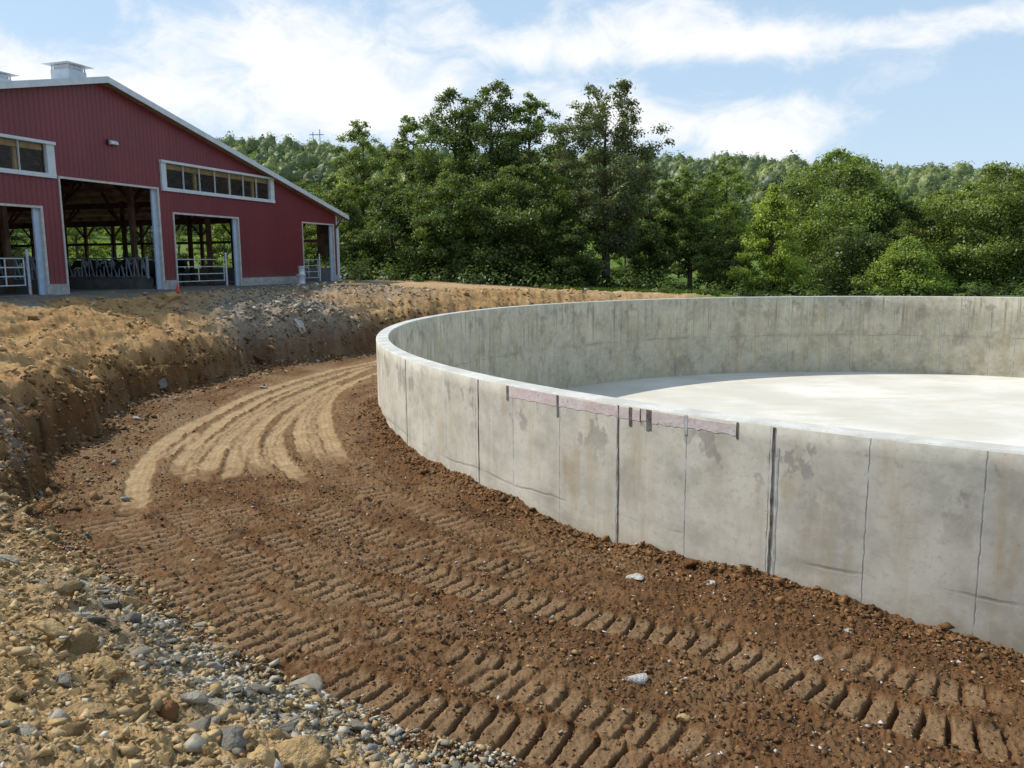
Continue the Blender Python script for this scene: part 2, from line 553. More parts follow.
    # the field of tyre tracks lies drier round the tracks too
    C = lerp3(C, (.27, .175, .085), np.clip(near_t, 0, 1) * (1 - smooth_t) * .62 * (.6 + .4 * np.clip(n2 * 2, -1, 1)))
    C = lerp3(C, (.38, .268, .148), smooth_t * np.clip(.80 + .35 * n2, .3, .97))
    C = lerp3(C, (.22, .145, .08), smooth_t * lin * .22)
    C = lerp3(C, (.12, .070, .034), edge_t * .8 * (.6 + .4 * np.clip(3 * n3, -1, 1)))
    C[trench > .5] = C[trench > .5]
    # left of the trench, further back: greyer
    gy = trench * sm((D - 12) / 10) * (1 - smooth_t) * sm((n1 + .2) / .5) * .45
    C = lerp3(C, (.20, .140, .085), gy)
    # bank
    B = np.tile(np.array([.335, .200, .086]), (len(x), 1))
    B = lerp3(B, (.20, .108, .040), sm((n2 + .02) / .40) * .75)
    B = lerp3(B, (.18, .11, .05), sm((n3 + .0) / .5) * .4)
    B = lerp3(B, (.40, .265, .125), sm((n1 - .0) / .4) * .6)
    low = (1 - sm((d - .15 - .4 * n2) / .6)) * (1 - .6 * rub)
    B = lerp3(B, (.120, .060, .022), low * .9)                     # raw moist cut face, its undercut shadow painted into the brown
    # grey shale: the near rubble, the piles, the left lip
    shale = np.clip(p1 * 1.9 + p2 * 1.2, 0, 1) * sm((n2 + .7) / .5)
    lip = np.exp(-(((phi + 157) / 5.0) ** 2)) * sm(d / .3) * sm((3.0 - d) / 1.0)
    shale = np.maximum(shale, lip * .8 * sm((n2 + .3) / .4))
    toe_s = rub * np.exp(-((d - .55) / .55) ** 2) * sm((phi + 146) / 7.0)
    shale = np.maximum(shale, toe_s * .9)
    shale = np.maximum(shale, rub * sm((n1 - .15) / .25) * .35)
    B = lerp3(B, (.34, .235, .115), rub * .65)
    gcol = np.array([.215, .203, .178])
    B = lerp3(B, gcol, shale * (.75 + .25 * np.clip(n3, -1, 1)))
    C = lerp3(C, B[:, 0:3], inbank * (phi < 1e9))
    # gravel yard before the barn, pale dirt track beyond its corner
    yard = sm((d - ws + .3 + 1.0 * n1) / .8) * sm((-6 - x + .0 * y) / 3.0) * sm((y - 16) / 5)
    yard = np.maximum(yard, pad)
    C = lerp3(C, (.135, .125, .112), yard * .9)
    pale = np.exp(-(((y - 49 + .05 * x) / 5.5) ** 2)) * sm((x + 9.5) / 3) * sm((16 - x) / 6)
    C = lerp3(C, (.40, .285, .16), pale * .9 * sm((n2 + .7) / .5))
    # grass
    gr = sm((y - 54 + .25 * x + 3 * n1) / 3.0) * sm((x + 14) / 3)
    gr = np.maximum(gr, sm((x - 9 + 3 * n1) / 4) * sm((y - 40) / 4))
    gr = np.maximum(gr, sm((D - 72) / 5))
    gr = np.maximum(gr, sm((x - 24) / 4) * (gap > 4))
    G = np.tile(np.array([.075, .125, .022]), (len(x), 1)); G = lerp3(G, (.12, .17, .035), sm((n2 + .2) / .6))
    C = lerp3(C, G[:, 0:3], gr * (1 - pad))
    return z, np.clip(C, .01, .9)


def gz(x, y):
    return float(ground(np.array([x]), np.array([y]))[0])


# ------------------------------------------------------------------ ground sheet
def build_ground():
    az = np.concatenate([np.radians(np.linspace(-125, -41, 60)[:-1]), np.radians(np.linspace(-41, 41, 1080)), np.radians(np.linspace(41, 125, 60)[1:])])
    rr = [.6]
    while rr[-1] < 1500:
        r = rr[-1]
        k = .02 if r < 3 else .0062 if r < 4.6 else .0031 if r < 13 else .0044 if r < 34 else .008 if r < 70 else .03
        rr.append(r * (1 + k))
    rr = np.array(rr)
    A, Rr = np.meshgrid(az, rr)
    X = (Rr * np.sin(A)).ravel(); Y = (Rr * np.cos(A)).ravel()
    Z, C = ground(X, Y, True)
    na, nr = len(az), len(rr)
    idx = np.arange(na * nr).reshape(nr, na)
    Q = np.stack([idx[:-1, :-1], idx[:-1, 1:], idx[1:, 1:], idx[1:, :-1]], -1).reshape(-1, 4)
    rho = np.hypot(X - TC.x, Y - TC.y)
    keep = rho[Q].min(1) > R_OUT - .14
    Q = Q[keep][:, ::-1]
    # pull the inner edge of the sheet into the thickness of the wall
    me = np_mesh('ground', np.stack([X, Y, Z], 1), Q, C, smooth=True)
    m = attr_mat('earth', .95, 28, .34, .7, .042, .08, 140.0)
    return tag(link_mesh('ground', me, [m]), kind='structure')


build_ground()


# ------------------------------------------------------------------ tank
def concrete_mat(name, base, stain, inside=False):
    m, N, b = new_mat(name, .85, 0, .25)
    uv = N.n('ShaderNodeUVMap', uv_map='wall').outputs[0]
    sx = N.n('ShaderNodeSeparateXYZ'); N.l(uv, sx.inputs[0])
    U, H = sx.outputs[0], sx.outputs[1]
    blot = N.noise(uv, 1.1, 6, .6)
    mott = N.noise(uv, 4.5, 6, .65)
    streak = N.noise(N.scale(uv, 3.2, .22, 1), 1.0, 5, .6)
    streak2 = N.noise(N.scale(uv, 9.0, .35, 1), 1.0, 4, .6)
    pw = 1.02
    pu = N.math('DIVIDE', N.math('SUBTRACT', U, -38.15 if not inside else 0.0), pw)
    pid = N.math('FLOOR', pu)
    wn = N.n('ShaderNodeTexWhiteNoise', noise_dimensions='1D'); N.l(pid, wn.inputs['W'])
    panel = wn.outputs['Value']
    c = N.mix(N.ramp(blot, .3, .7), tuple(x * .70 for x in base), tuple(x * 1.16 for x in base))
    c = N.mix(N.math('MULTIPLY', N.ramp(mott, .40, .72), .5), c, tuple(x * 1.25 for x in base))
    fleck = N.noise(uv, 12.0, 6, .75)
    c = N.mix(N.math('MULTIPLY', N.ramp(fleck, .50, .66), .42), c, tuple(x * .62 for x in base))
    c = N.mix(N.math('MULTIPLY', panel, .28), c, tuple(x * .74 for x in base))
    c = N.mix(N.math('MULTIPLY', N.ramp(streak, .50, .76), .65 if not inside else .8), c, stain)
    c = N.mix(N.math('MULTIPLY', N.ramp(streak2, .56, .8), .35), c, tuple(x * 1.25 for x in base))
    # rust run-off high, grey damp patches under the rim
    hi = N.math('MULTIPLY', N.ramp(H, -1.15, -.30), N.ramp(H, .02, -.25))
    damp_n = N.noise(N.scale(uv, 1.25, .8, 1), 1.7, 6, .62)
    damp = N.math('MULTIPLY', N.ramp(damp_n, .555, .60), hi)
    c = N.mix(N.math('MULTIPLY', damp, .60), c, (.215, .20, .175) if not inside else (.22, .18, .135))
    if inside:
        drip = N.noise(N.scale(uv, 5.5, .12, 1), 1.0, 4, .6)
        dm = N.math('MULTIPLY', N.ramp(drip, .5, .62), N.ramp(H, -3.1, -.4))
        dm = N.math('MULTIPLY', dm, N.ramp(N.noise(uv, .55, 3, .6), .38, .62))
        c = N.mix(N.math('MULTIPLY', dm, .8), c, (.21, .165, .11))
        pat = N.noise(N.scale(uv, 1.4, .8, 1), 1.0, 6, .65)
        c = N.mix(N.math('MULTIPLY', N.ramp(pat, .52, .64), .5), c, (.24, .205, .145))
    else:
        rust_n = N.noise(N.scale(uv, 2.1, .45, 1), 1.3, 4, .6)
        c = N.mix(N.math('MULTIPLY', N.ramp(rust_n, .56, .76), .55), c, (.38, .275, .15))
    # seams left by the forms
    wob = N.math('MULTIPLY_ADD', N.noise(N.scale(uv, .5, 3, 1), 4, 3), .03, -.015)
    fr = N.math('FRACT', N.math('ADD', pu, N.math('ADD', wob, .5)))
    dist = N.math('MULTIPLY', N.math('ABSOLUTE', N.math('SUBTRACT', fr, .5)), pw)
    sn = N.noise(N.scale(uv, 1.0, 1.5, 1), 2.3, 3)
    seam = N.math('MULTIPLY', N.ramp(dist, .011, .002), N.ramp(sn, .30, .56))
    halo = N.math('MULTIPLY', N.ramp(dist, .10, .02), N.ramp(sn, .62, .40))
    c = N.mix(N.math('MULTIPLY', halo, .35), c, (.54, .54, .52))
    c = N.mix(N.math('MULTIPLY', seam, .62 if not inside else .85), c, (.13, .12, .105))
    # cold joint half way up
    jn = N.noise(N.scale(uv, .8, .8, 1), 1.2, 4)
    jz = N.math('ABSOLUTE', N.math('ADD', H, N.math('ADD', 1.86 if inside else 1.46, N.math('MULTIPLY', N.math('SUBTRACT', jn, .5), .22))))
    jm = N.math('MULTIPLY', N.ramp(jz, .028, .004), N.ramp(N.noise(N.scale(uv, .55, .1, 1), 1.6, 3), .40, .58))
    c = N.mix(N.math('MULTIPLY', jm, .45), c, (.16, .145, .12))
    soft = N.math('MULTIPLY', N.ramp(jz, .16, .0), N.ramp(N.noise(N.scale(uv, .7, .1, 1), 1.1, 3), .45, .6))
    c = N.mix(N.math('MULTIPLY', soft, .38), c, (.24, .21, .165))
    # pin holes
    vo = N.n('ShaderNodeTexVoronoi'); vo.inputs['Scale'].default_value = 9; N.l(uv, vo.inputs['Vector'])
    pin = N.ramp(vo.outputs['Distance'], .09, .05)
    c = N.mix(N.math('MULTIPLY', pin, .30), c, (.12, .11, .10))
    # earth splashed at the foot
    if not inside:
        foot = N.math('MULTIPLY', N.ramp(N.math('ADD', H, N.math('MULTIPLY', mott, .5)), -1.25, -1.75), .55)
        c = N.mix(foot, c, (.34, .27, .18))
    N.l(c, b.inputs['Base Color'])
    h = N.math('SUBTRACT', N.math('MULTIPLY', mott, .35), N.math('MULTIPLY', N.math('ADD', seam, jm), .5))
    bump(N, b, h, .5, .012)
    return m


def rim_material():
    m, N, b = new_mat('rim_concrete', .8, 0, .25)
    tc = N.n('ShaderNodeTexCoord').outputs['Object']
    n1 = N.noise(tc, 2.2, 6, .65); n2 = N.noise(tc, 16, 5, .65)
    c = N.mix(N.ramp(n1, .35, .7), (.42, .41, .375), (.57, .56, .52))
    c = N.mix(N.math('MULTIPLY', N.ramp(n2, .58, .72), .6), c, (.33, .31, .28))
    N.l(c, b.inputs['Base Color'])
    bump(N, b, n2, .6, .01)
    return m


def floor_material():
    m, N, b = new_mat('floor_concrete', .8, 0, .2)
    tc = N.n('ShaderNodeTexCoord').outputs['Object']
    n1 = N.noise(tc, .16, 6, .6); n2 = N.noise(N.scale(tc, .45, 1.6, 1), .9, 6, .65); n3 = N.noise(tc, 5, 4)
    c = N.mix(N.ramp(n1, .35, .65), (.50, .475, .41), (.66, .635, .58))
    c = N.mix(N.math('MULTIPLY', N.ramp(n2, .48, .72), .6), c, (.50, .43, .32))
    c = N.mix(N.math('MULTIPLY', N.ramp(n3, .5, .8), .2), c, (.48, .46, .42))
    N.l(c, b.inputs['Base Color'])
    return m


M_OUT = concrete_mat('tank_concrete', (.535, .505, .425), (.44, .345, .215))
M_IN = concrete_mat('tank_concrete_inside', (.50, .455, .345), (.43, .33, .19), True)
M_RIM = rim_material()
M_JOINT = simple('joint_filler', (.115, .105, .09), .95, 0, .5, 9, .4)
M_GROUT = simple('joint_grout', (.40, .40, .39), .9, 0, .3, 9, .3)
M_FOAM = None


def build_tank():
    t = thing('concrete_tank', 'large open round concrete tank wall with pale floor set in the dug trench', 'tank', (TC.x, TC.y, 0))
    nseg = 1440
    zs = [FLOOR_Z - .3, -.7, -.35, 0, .35, .7, 1.0, 1.3, 1.55, RIM_Z - .02]
    rs = random.Random(3)
    ang = [2 * math.pi * i / nseg for i in range(nseg)]
    V = []; Fc = []; mi = []; uvs = []
    prof = [(R_OUT, z) for z in zs] + [(R_OUT - .018, RIM_Z), (R_IN + .018, RIM_Z), (R_IN, RIM_Z - .02)] + [(R_IN, z) for z in (1.0, .2, -.6, -1.3, FLOOR_Z - .3)]
    np_ = len(prof)
    jit = pnoise(np.arange(nseg) * .11, np.zeros(nseg), 4) * .003
    jit2 = np.where(pnoise(np.arange(nseg) * .37, np.zeros(nseg) + 5, 9) > .42, .007, 0)   # chips along the outer arris
    for i, a in enumerate(ang):
        ca, sa = math.cos(a), math.sin(a)
        for k, (r, z) in enumerate(prof):
            rr = r; zz = z
            if k in (10, 11): zz += jit[i]
            if k == 10: rr -= jit2[i]
            if k == 9: zz -= jit2[i] * .8
            V.append((rr * ca, rr * sa, zz))
    for i in range(nseg):
        j = (i + 1) % nseg
        a0 = ang[i]; a1 = ang[i] + 2 * math.pi / nseg
        b0 = a0 - 2 * math.pi if a0 > math.pi else a0
        b1 = b0 + 2 * math.pi / nseg
        for k in range(np_ - 1):
            Fc.append((i * np_ + k, j * np_ + k, j * np_ + k + 1, i * np_ + k + 1))
            mi.append(0 if k < 9 else 1 if k < 12 else 2)
            for b_, kk in ((b0, k), (b1, k), (b1, k + 1), (b0, k + 1)):
                uvs.append((b_ * R_OUT, prof[kk][1] - RIM_Z))
    me = bpy.data.meshes.new('wall'); me.from_pydata(V, [], Fc)
    u = me.uv_layers.new(name='wall')
    u.data.foreach_set('uv', np.array(uvs, np.float32).ravel())
    o = link_mesh('wall', me, [M_OUT, M_RIM, M_IN], t)
    me.polygons.foreach_set('material_index', mi)
    me.polygons.foreach_set('use_smooth', [m != 1 for m in mi])
    me.update()
    # floor slab
    V = [(0, 0, FLOOR_Z)]; Fc = []
    n = 360
    for i in range(n):
        a = 2 * math.pi * i / n
        V.append(((R_IN + .05) * math.cos(a), (R_IN + .05) * math.sin(a), FLOOR_Z))
    for i in range(n):
        Fc.append((0, 1 + i, 1 + (i + 1) % n))
    me = bpy.data.meshes.new('floor'); me.from_pydata(V, [], Fc)
    link_mesh('floor', me, [floor_material()], t)

    def slab(name, a0, a1, z0, z1, proud, mat, n=10, rough=0.0, seed=0):
        """curved slab standing proud of the outer face between two angles (degrees)"""
        r2 = random.Random(seed)
        m = MB(); vs = []; fs = []
        for i in range(n + 1):
            a = rad(a0 + (a1 - a0) * i / n)
            e0 = z0 + rough * r2.uniform(-1, 1); e1 = z1 + rough * .3 * r2.uniform(-1, 1)
            for r, z in ((R_OUT - .02, e0), (R_OUT + proud, e0), (R_OUT + proud, e1), (R_OUT - .02, e1)):
                vs.append((r * math.cos(a), r * math.sin(a), z))
        for i in range(n):
            for k in range(4):
                fs.append((i * 4 + k, i * 4 + (k + 1) % 4, (i + 1) * 4 + (k + 1) % 4, (i + 1) * 4 + k))
        fs += [(0, 1, 2, 3), (n * 4 + 3, n * 4 + 2, n * 4 + 1, n * 4)]
        m.add(vs, [tuple(reversed(f)) for f in fs])
        return m.build(name, mat, t)

    def joint(deg, w, z0, z1, seed, mat=M_JOINT, proud=.006):
        """ragged strip of joint filler down the face"""
        r2 = random.Random(seed); n = 26
        m = MB(); vs = []; fs = []
        off = 0
        for i in range(n + 1):
            z = z0 + (z1 - z0) * i / n
            off = off * .7 + r2.uniform(-.004, .004)
            ww = w * r2.uniform(.35, 1.0)
            for s in (-1, 1):
                a = rad(deg) + (off + s * ww / 2) / R_OUT
                vs.append(((R_OUT + proud) * math.cos(a), (R_OUT + proud) * math.sin(a), z))
                vs.append(((R_OUT - .02) * math.cos(a), (R_OUT - .02) * math.sin(a), z))
        for i in range(n):
            b = i * 4; c = b + 4
            fs += [(b, b + 2, c + 2, c), (b + 1, b, c, c + 1), (b + 2, b + 3, c + 3, c + 2)]
        m.add(vs, fs)
        return m.build('joint_filler', mat, t)

    for k, (dg, w) in enumerate(((-156.49, .020), (-146.57, .027), (-136.86, .026), (-130.19, .042))  ):
        joint(dg, w, -.4, RIM_Z - .03, 20 + k)
        if w > .04:
            joint(dg + .13 + .03 * (k % 2), .03, -.4, RIM_Z - .25, 60 + k, M_GROUT, .003)

    # pink foam board left along the rim
    mf, N, b = new_mat('pink_foam', .9, 0, .1)
    tc = N.n('ShaderNodeTexCoord').outputs['Object']
    n1 = N.noise(tc, 3.5, 6, .7); n2 = N.noise(tc, 18, 5, .7)
    c = N.mix(N.ramp(n1, .35, .7), (.54, .44, .425), (.64, .58, .555))
    c = N.mix(N.math('MULTIPLY', N.ramp(n2, .54, .68), .55), c, (.33, .22, .18))
    N.l(c, b.inputs['Base Color']); bump(N, b, n2, .6, .01)

    def phi_px(px, py):
        r = ray(px, py); o = EYE
        X, Y = r.x, r.y
        A = X * X + Y * Y; B = -2 * (X * TC.x + Y * TC.y); Cc = TC.x ** 2 + TC.y ** 2 - R_OUT ** 2
        s = (-B - math.sqrt(max(0, B * B - 4 * A * Cc))) / (2 * A)
        return math.degrees(math.atan2(Y * s - TC.y, X * s - TC.x))
    for k, (x0, x1, y) in enumerate(((509, 556.5, 388), (559, 629, 398), (632.5, 640, 405), (641.5, 646.5, 406), (652, 684.5, 410), (688, 736.5, 415))):
        slab('foam_strip', phi_px(x0, y), phi_px(x1, y), RIM_Z - .185 + .01 * (k % 2), RIM_Z - .028 - .012 * (k % 3), .004, mf, 14, .012, k)
    for k, (x0, x1, y, dz) in enumerate(((506.5, 508.6, 388, .22), (556.8, 558.8, 396, .30), (629.3, 632.2, 404, .26), (646.8, 651.7, 408, .27), (640.2, 641.3, 404, .18), (684.8, 687.8, 412, .24), (736.8, 738.8, 418, .20))):
        slab('gap_block', phi_px(x0, y), phi_px(x1, y), RIM_Z - .02 - dz, RIM_Z - .03, .005, M_JOINT if k != 5 else M_GROUT, 3, .015, 50 + k)
    return t


build_tank()


# ------------------------------------------------------------------ barn
def siding_mat():
    m, N, b = new_mat('red_ribbed_steel', .42, .0, .45)
    tc = N.n('ShaderNodeTexCoord').outputs['Object']
    sx = N.n('ShaderNodeSeparateXYZ'); N.l(tc, sx.inputs[0])
    n1 = N.noise(tc, .35, 5, .6); n2 = N.noise(N.scale(tc, 4, 4, .15), 1.0, 4)
    c = N.mix(N.ramp(n1, .3, .7), (.158, .024, .034), (.192, .031, .042))
    c = N.mix(N.math('MULTIPLY', N.ramp(n2, .45, .75), .25), c, (.17, .035, .04))
    wnp = N.n('ShaderNodeTexWhiteNoise', noise_dimensions='1D'); N.l(N.math('FLOOR', N.math('DIVIDE', sx.outputs[0], .9144)), wnp.inputs['W'])
    c = N.mix(N.math('MULTIPLY', wnp.outputs['Value'], .22), c, (.10, .014, .020))
    spl = N.math('MULTIPLY', N.ramp(N.math('ADD', sx.outputs[2], N.math('MULTIPLY', n2, .9)), 1.5, .5), .35)
    c = N.mix(spl, c, (.20, .12, .075))
    fr = N.math('FRACT', N.math('DIVIDE', sx.outputs[0], .2286))
    dd = N.math('ABSOLUTE', N.math('SUBTRACT', fr, .5))
    rib = N.ramp(dd, .13, .07)
    c = N.mix(N.math('MULTIPLY', N.ramp(N.math('ABSOLUTE', N.math('SUBTRACT', dd, .10)), .05, .01), .45), c, (.055, .008, .010))
    N.l(c, b.inputs['Base Color'])
    bump(N, b, rib, 1.0, .02)
    return m


M_RED = siding_mat()
M_FRAME = simple('grey_trim', (.46, .44, .42), .6, 0, .15, 4, .05)
M_TRIM = simple('trim_in_sky_shade', (.36, .45, .58), .5, 0, .10, 4, .05)  # white jamb trim, the blue of skylight in shade put into its colour
M_WHITE = simple('white_paint', (.52, .57, .62), .5, 0, .08, 3, .05)
M_BLOCK = simple('foundation_block', (.33, .33, .33), .9, 0, .2, 5, .2)
M_WOOD = simple('post_wood', (.13, .075, .05), .9, 0, .4, 2.5, .2)
M_WOODL = simple('new_lumber', (.60, .43, .16), .8, 0, .2, 4, .1)
M_SOFFIT = simple('soffit_wood', (.27, .175, .11), .8, 0, .25, 2, .1)
M_UNDER = simple('roof_underside', (.52, .38, .26), .9, 0, .4, 1.2, .1)
M_GALV = simple('galvanised_steel', (.50, .54, .60), .5, .1, .15, 6, .05)
M_GALVD = simple('weathered_steel', (.22, .26, .32), .55, .25, .3, 6, .05)
M_SLAB = simple('barn_concrete', (.14, .135, .13), .9, 0, .3, 1.5, .1)
M_DARK = simple('dark_fixture', (.03, .028, .03), .5, 0, .2, 5, 0)
M_ROOF = simple('pale_roof_steel', (.62, .65, .68), .45, .1, .06, 1, .03)


def glass_mat():
    m, N, b = new_mat('dusty_pane', .25, 0, .5)
    b.inputs['Base Color'].default_value = (.045, .040, .038, 1)
    b.inputs['Alpha'].default_value = .22
    tc = N.n('ShaderNodeTexCoord').outputs['Object']
    N.l(N.mix(N.noise(tc, 2.0, 4), (.02, .02, .022), (.07, .06, .05)), b.inputs['Base Color'])
    return m


def build_barn():
    barn = thing('red_barn', 'long red metal barn with white trim, open doorways and a low pitched roof', 'barn', BARN, math.atan2(BU.y, BU.x))
    RU, RZ, SL = -18.35, 8.52, .2375          # ridge position, height, slope
    LEFT = 2 * RU
    LEN = 44.0
    def top(u): return RZ - SL * abs(u - RU)
    doors = [(-35.83, -32.33, 3.5), (-26.4, -21.72, 3.30), (-20.8, -15.5, 4.49), (-14.6, -9.85, 3.46), (-3.87, -.36, 3.50)]
    wins = [(-29.55, -21.0, 4.50, 5.66), (-15.2, -6.65, 4.50, 5.66)]
    FH = .40
    # gable wall with the openings cut through it
    cuts = sorted(set([LEFT, 0, RU] + [a for d in doors for a in d[:2]] + [a for w in wins for a in w[:2]]))
    m = MB(); t = .14
    for a, b in zip(cuts[:-1], cuts[1:]):
        mid = (a + b) / 2
        holes = [(0, d[2]) for d in doors if d[0] < mid < d[1]] + [(w[2], w[3]) for w in wins if w[0] < mid < w[1]]
        holes.sort()
        z = FH
        segs = []
        for h in holes:
            if h[0] > z: segs.append((z, h[0]))
            z = h[1]
        for lo, hi in segs: m.box(a, b, 0, t, lo, hi)
        za, zb = top(a) - .08, top(b) - .08
        m.add([(a, 0, z), (b, 0, z), (b, t, z), (a, t, z), (a, 0, za), (b, 0, zb), (b, t, zb), (a, t, za)],
              [(3, 2, 1, 0), (4, 5, 6, 7), (0, 1, 5, 4), (1, 2, 6, 5), (2, 3, 7, 6), (3, 0, 4, 7)])
    m.build('gable_wall', M_RED, barn)
    # foundation under the wall between doors
    e = LEFT
    for d in doors + [(0, 0, 0)]:
        if d[0] - e > .05:
            MB().box(e + .003, d[0] - .003, -.05, t + .1, -.4, FH).build('foundation', M_BLOCK, barn)
        e = d[1]
    # door surrounds
    for d in doors:
        m = MB()
        m.box(d[0] - .03, d[0] + .04, -.045, .06, 0, d[2] + .04)
        m.box(d[1] - .04, d[1] + .06, -.045, .06, 0, d[2] + .04)
        m.box(d[0] + .04, d[1] - .04, -.04, .06, d[2] - .05, d[2] + .035)
        fr = m.build('door_frame', M_FRAME, barn)
        m = MB()
        m.box(d[1] - .30, d[1] - .001, .061, .14, 0, d[2] - .005)         # track post beside the opening, coloured with the blue of sky-lit shade
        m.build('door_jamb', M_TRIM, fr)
    # windows
    gl = glass_mat()
    for w in wins:
        m = MB(); a, b, z0, z1 = w
        m.box(a - .08, b + .08, -.16, .10, z1 - .01, z1 + .10)
        m.box(a - .05, b + .05, -.11, .10, z0 - .09, z0 + .07)
        m.box(a - .05, a + .26, -.09, .10, z0 + .07, z1 - .01)
        m.box(b - .30, b + .05, -.09, .10, z0 + .07, z1 - .01)
        f = m.build('window', M_WHITE, barn)
        n = 7
        for k in range(1, n):
            u = a + .34 + (b - a - .68) * k / n
            MB().box(u - .011, u + .011, -.03, .04, z0 + .07, z1 - .01).build('mullion', M_WHITE, f)
        MB().box(a + .26, b - .30, .05, .056, z0 + .07, z1 - .01).build('pane', gl, f)
        m = MB().box(a + .34, b - .34, .10, .24, z1 - .24, z1 - .02)
        for u in (a + 2.6, a + 5.2, b - 1.4): m.box(u - .07, u + .07, .24, .34, z0, z1)
        m.build('window_header', M_WOODL, f)
    # roof: two slabs with white edges
    OV, GO, TK = .85, .42, .13
    m = MB()
    for s in (1, -1):
        ue = RU + s * (-RU + OV)
        ze = RZ - SL * (-RU + OV)
        q = [(RU, RZ), (ue, ze), (ue, ze + TK), (RU, RZ + TK)]
        vs = [(u, -GO, z) for u, z in q] + [(u, LEN + GO, z) for u, z in q]
        fs = [(0, 1, 5, 4), (1, 2, 6, 5), (2, 3, 7, 6), (3, 0, 4, 7), (0, 3, 2, 1), (4, 5, 6, 7)]
        m.add(vs, fs if s > 0 else [tuple(reversed(f)) for f in fs])
    ro = m.build('roof', M_ROOF, barn)
    m = MB(); m2 = MB()
    for s in (1, -1):
        ue = RU + s * (-RU + OV + .03)
        ze = RZ - SL * (-RU + OV + .03)
        # barge board along the gable edge
        vs = []
        for y in (-GO - .035, -GO - .004):
            vs += [(RU, y, RZ - .10), (ue, y, ze - .10), (ue, y, ze + TK + .02), (RU, y, RZ + TK + .02)]
        fs = [(0, 1, 2, 3), (7, 6, 5, 4), (0, 4, 5, 1), (1, 5, 6, 2), (2, 6, 7, 3), (3, 7, 4, 0)]
        m.add(vs, fs if s > 0 else [tuple(reversed(f)) for f in fs])
        vs = []
        for y in (-GO, .0 - .004):
            vs += [(RU, y, RZ - .05), (ue - s * .05, y, ze - .05), (ue - s * .05, y, ze - .012), (RU, y, RZ - .012)]
        m2.add(vs, fs if s > 0 else [tuple(reversed(f)) for f in fs])
    m.build('barge_board', M_WHITE, ro)
    m2.build('soffit', M_SOFFIT, ro)
    for s in (1, -1):
        ue = RU + s * (-RU + OV); ze = RZ - SL * (-RU + OV)
        MB().box(min(ue, ue + s * .12), max(ue, ue + s * .12), -GO, LEN + GO, ze - .06, ze + .08).build('gutter', M_WHITE, ro)
    # underside boarding and purlins
    m = MB()
    for s in (1, -1):
        ue = RU + s * (-RU + OV - .05); ze = RZ - SL * (-RU + OV - .05)
        q = [(RU, RZ - .02), (ue, ze - .02), (ue, ze - .06), (RU, RZ - .06)]
        vs = [(u, .15, z) for u, z in q] + [(u, LEN, z) for u, z in q]
        fs = [(0, 1, 5, 4), (1, 2, 6, 5), (2, 3, 7, 6), (3, 0, 4, 7), (0, 3, 2, 1), (4, 5, 6, 7)]
        m.add(vs, fs if s < 0 else [tuple(reversed(f)) for f in fs])
        for k in range(1, 15):
            u = RU + s * k * 1.25
            m.box(u - .05, u + .05, .2, LEN - .2, RZ - SL * k * 1.25 - .26, RZ - SL * k * 1.25 - .07)
    m.build('purlins', M_UNDER, ro)
    # ridge vents
    for k, w in enumerate((1.55, 5.6, 9.6, 13.6)):
        m = MB()
        zb = RZ + TK - .32
        m.box(RU - .46, RU + .46, w - .46, w + .46, zb, RZ + TK + .36)
        v = m.build('ridge_vent', M_WHITE, barn)
        MB().add([(RU - .7, w - .7, RZ + .70), (RU + .7, w - .7, RZ + .70), (RU + .7, w + .7, RZ + .70), (RU - .7, w + .7, RZ + .70), (RU, w, RZ + .86)],
                 [(3, 2, 1, 0), (0, 1, 4), (1, 2, 4), (2, 3, 4), (3, 0, 4)]).build('cap', M_WHITE, v)
        m = MB()
        for i in (-1, 1):
            for j in (-1, 1):
                m.box(RU + i * .42 - .02, RU + i * .42 + .02, w + j * .42 - .02, w + j * .42 + .02, RZ + TK + .362, RZ + .698)
        m.box(RU - .38, RU + .38, w - .38, w + .38, RZ + TK + .363, RZ + .68)
        m.build('vent_louvre', simple('vent_grey', (.55, .56, .58), .6, 0, .1, 3, 0) if k == 0 else bpy.data.materials['vent_grey'], v)
    # wall light
    wl = MB().box(-18.25, -17.75, -.10, -.002, 6.02, 6.24).build('wall_light', M_DARK, barn, bevel=.02)
    MB().add([(-18.2, -.22, 6.06), (-17.8, -.22, 6.06), (-17.8, -.102, 6.03), (-18.2, -.102, 6.03), (-18.2, -.20, 6.17), (-17.8, -.20, 6.17), (-17.8, -.102, 6.22), (-18.2, -.102, 6.22)],
             [(3, 2, 1, 0), (4, 5, 6, 7), (0, 1, 5, 4), (1, 2, 6, 5), (2, 3, 7, 6), (3, 0, 4, 7)]).build('lens', M_GALV, wl)
    # corner trim and downspout
    MB().box(-.02, .11, -.035, .12, .0, top(0) - .12).build('corner_trim', M_WHITE, barn)
    dp = MB().tube([(.88, -.02, top(.9) - .05), (.84, -.02, top(.9) - .16), (.26, -.03, top(0) - .50), (.17, -.03, top(0) - .62), (.17, -.03, .18), (.30, -.10, .06)], .05, 8)
    dp.build('downspout', M_WHITE, barn)
    # long side walls: posts, knee wall, rails, header
    for u0, s in ((0, -1), (LEFT, 1)):
        a, b = sorted((u0, u0 + s * .15))
        MB().box(a, b, .16, LEN, -.3, .85).build('knee_wall', M_BLOCK, barn)
        m = MB()
        m.box(a + .02, b - .02, .16, LEN, 3.75, 4.16)
        m.box(a + .04, b - .04, .16, LEN, 2.45, 2.62)
        m.build('side_rail', M_WOOD, barn)
        k = 0
        w = .35
        while w < LEN:
            pm = MB().box(a - .01, b + .01, w - .09, w + .09, .85, 4.18)
            for sg in (-1, 1):
                pm.bar(((a + b) / 2, w + sg * .08, 3.0), ((a + b) / 2, w + sg * .75, 3.72), .08, .10)
            pm.build('side_post', M_WOOD, barn)
            w += 2.44
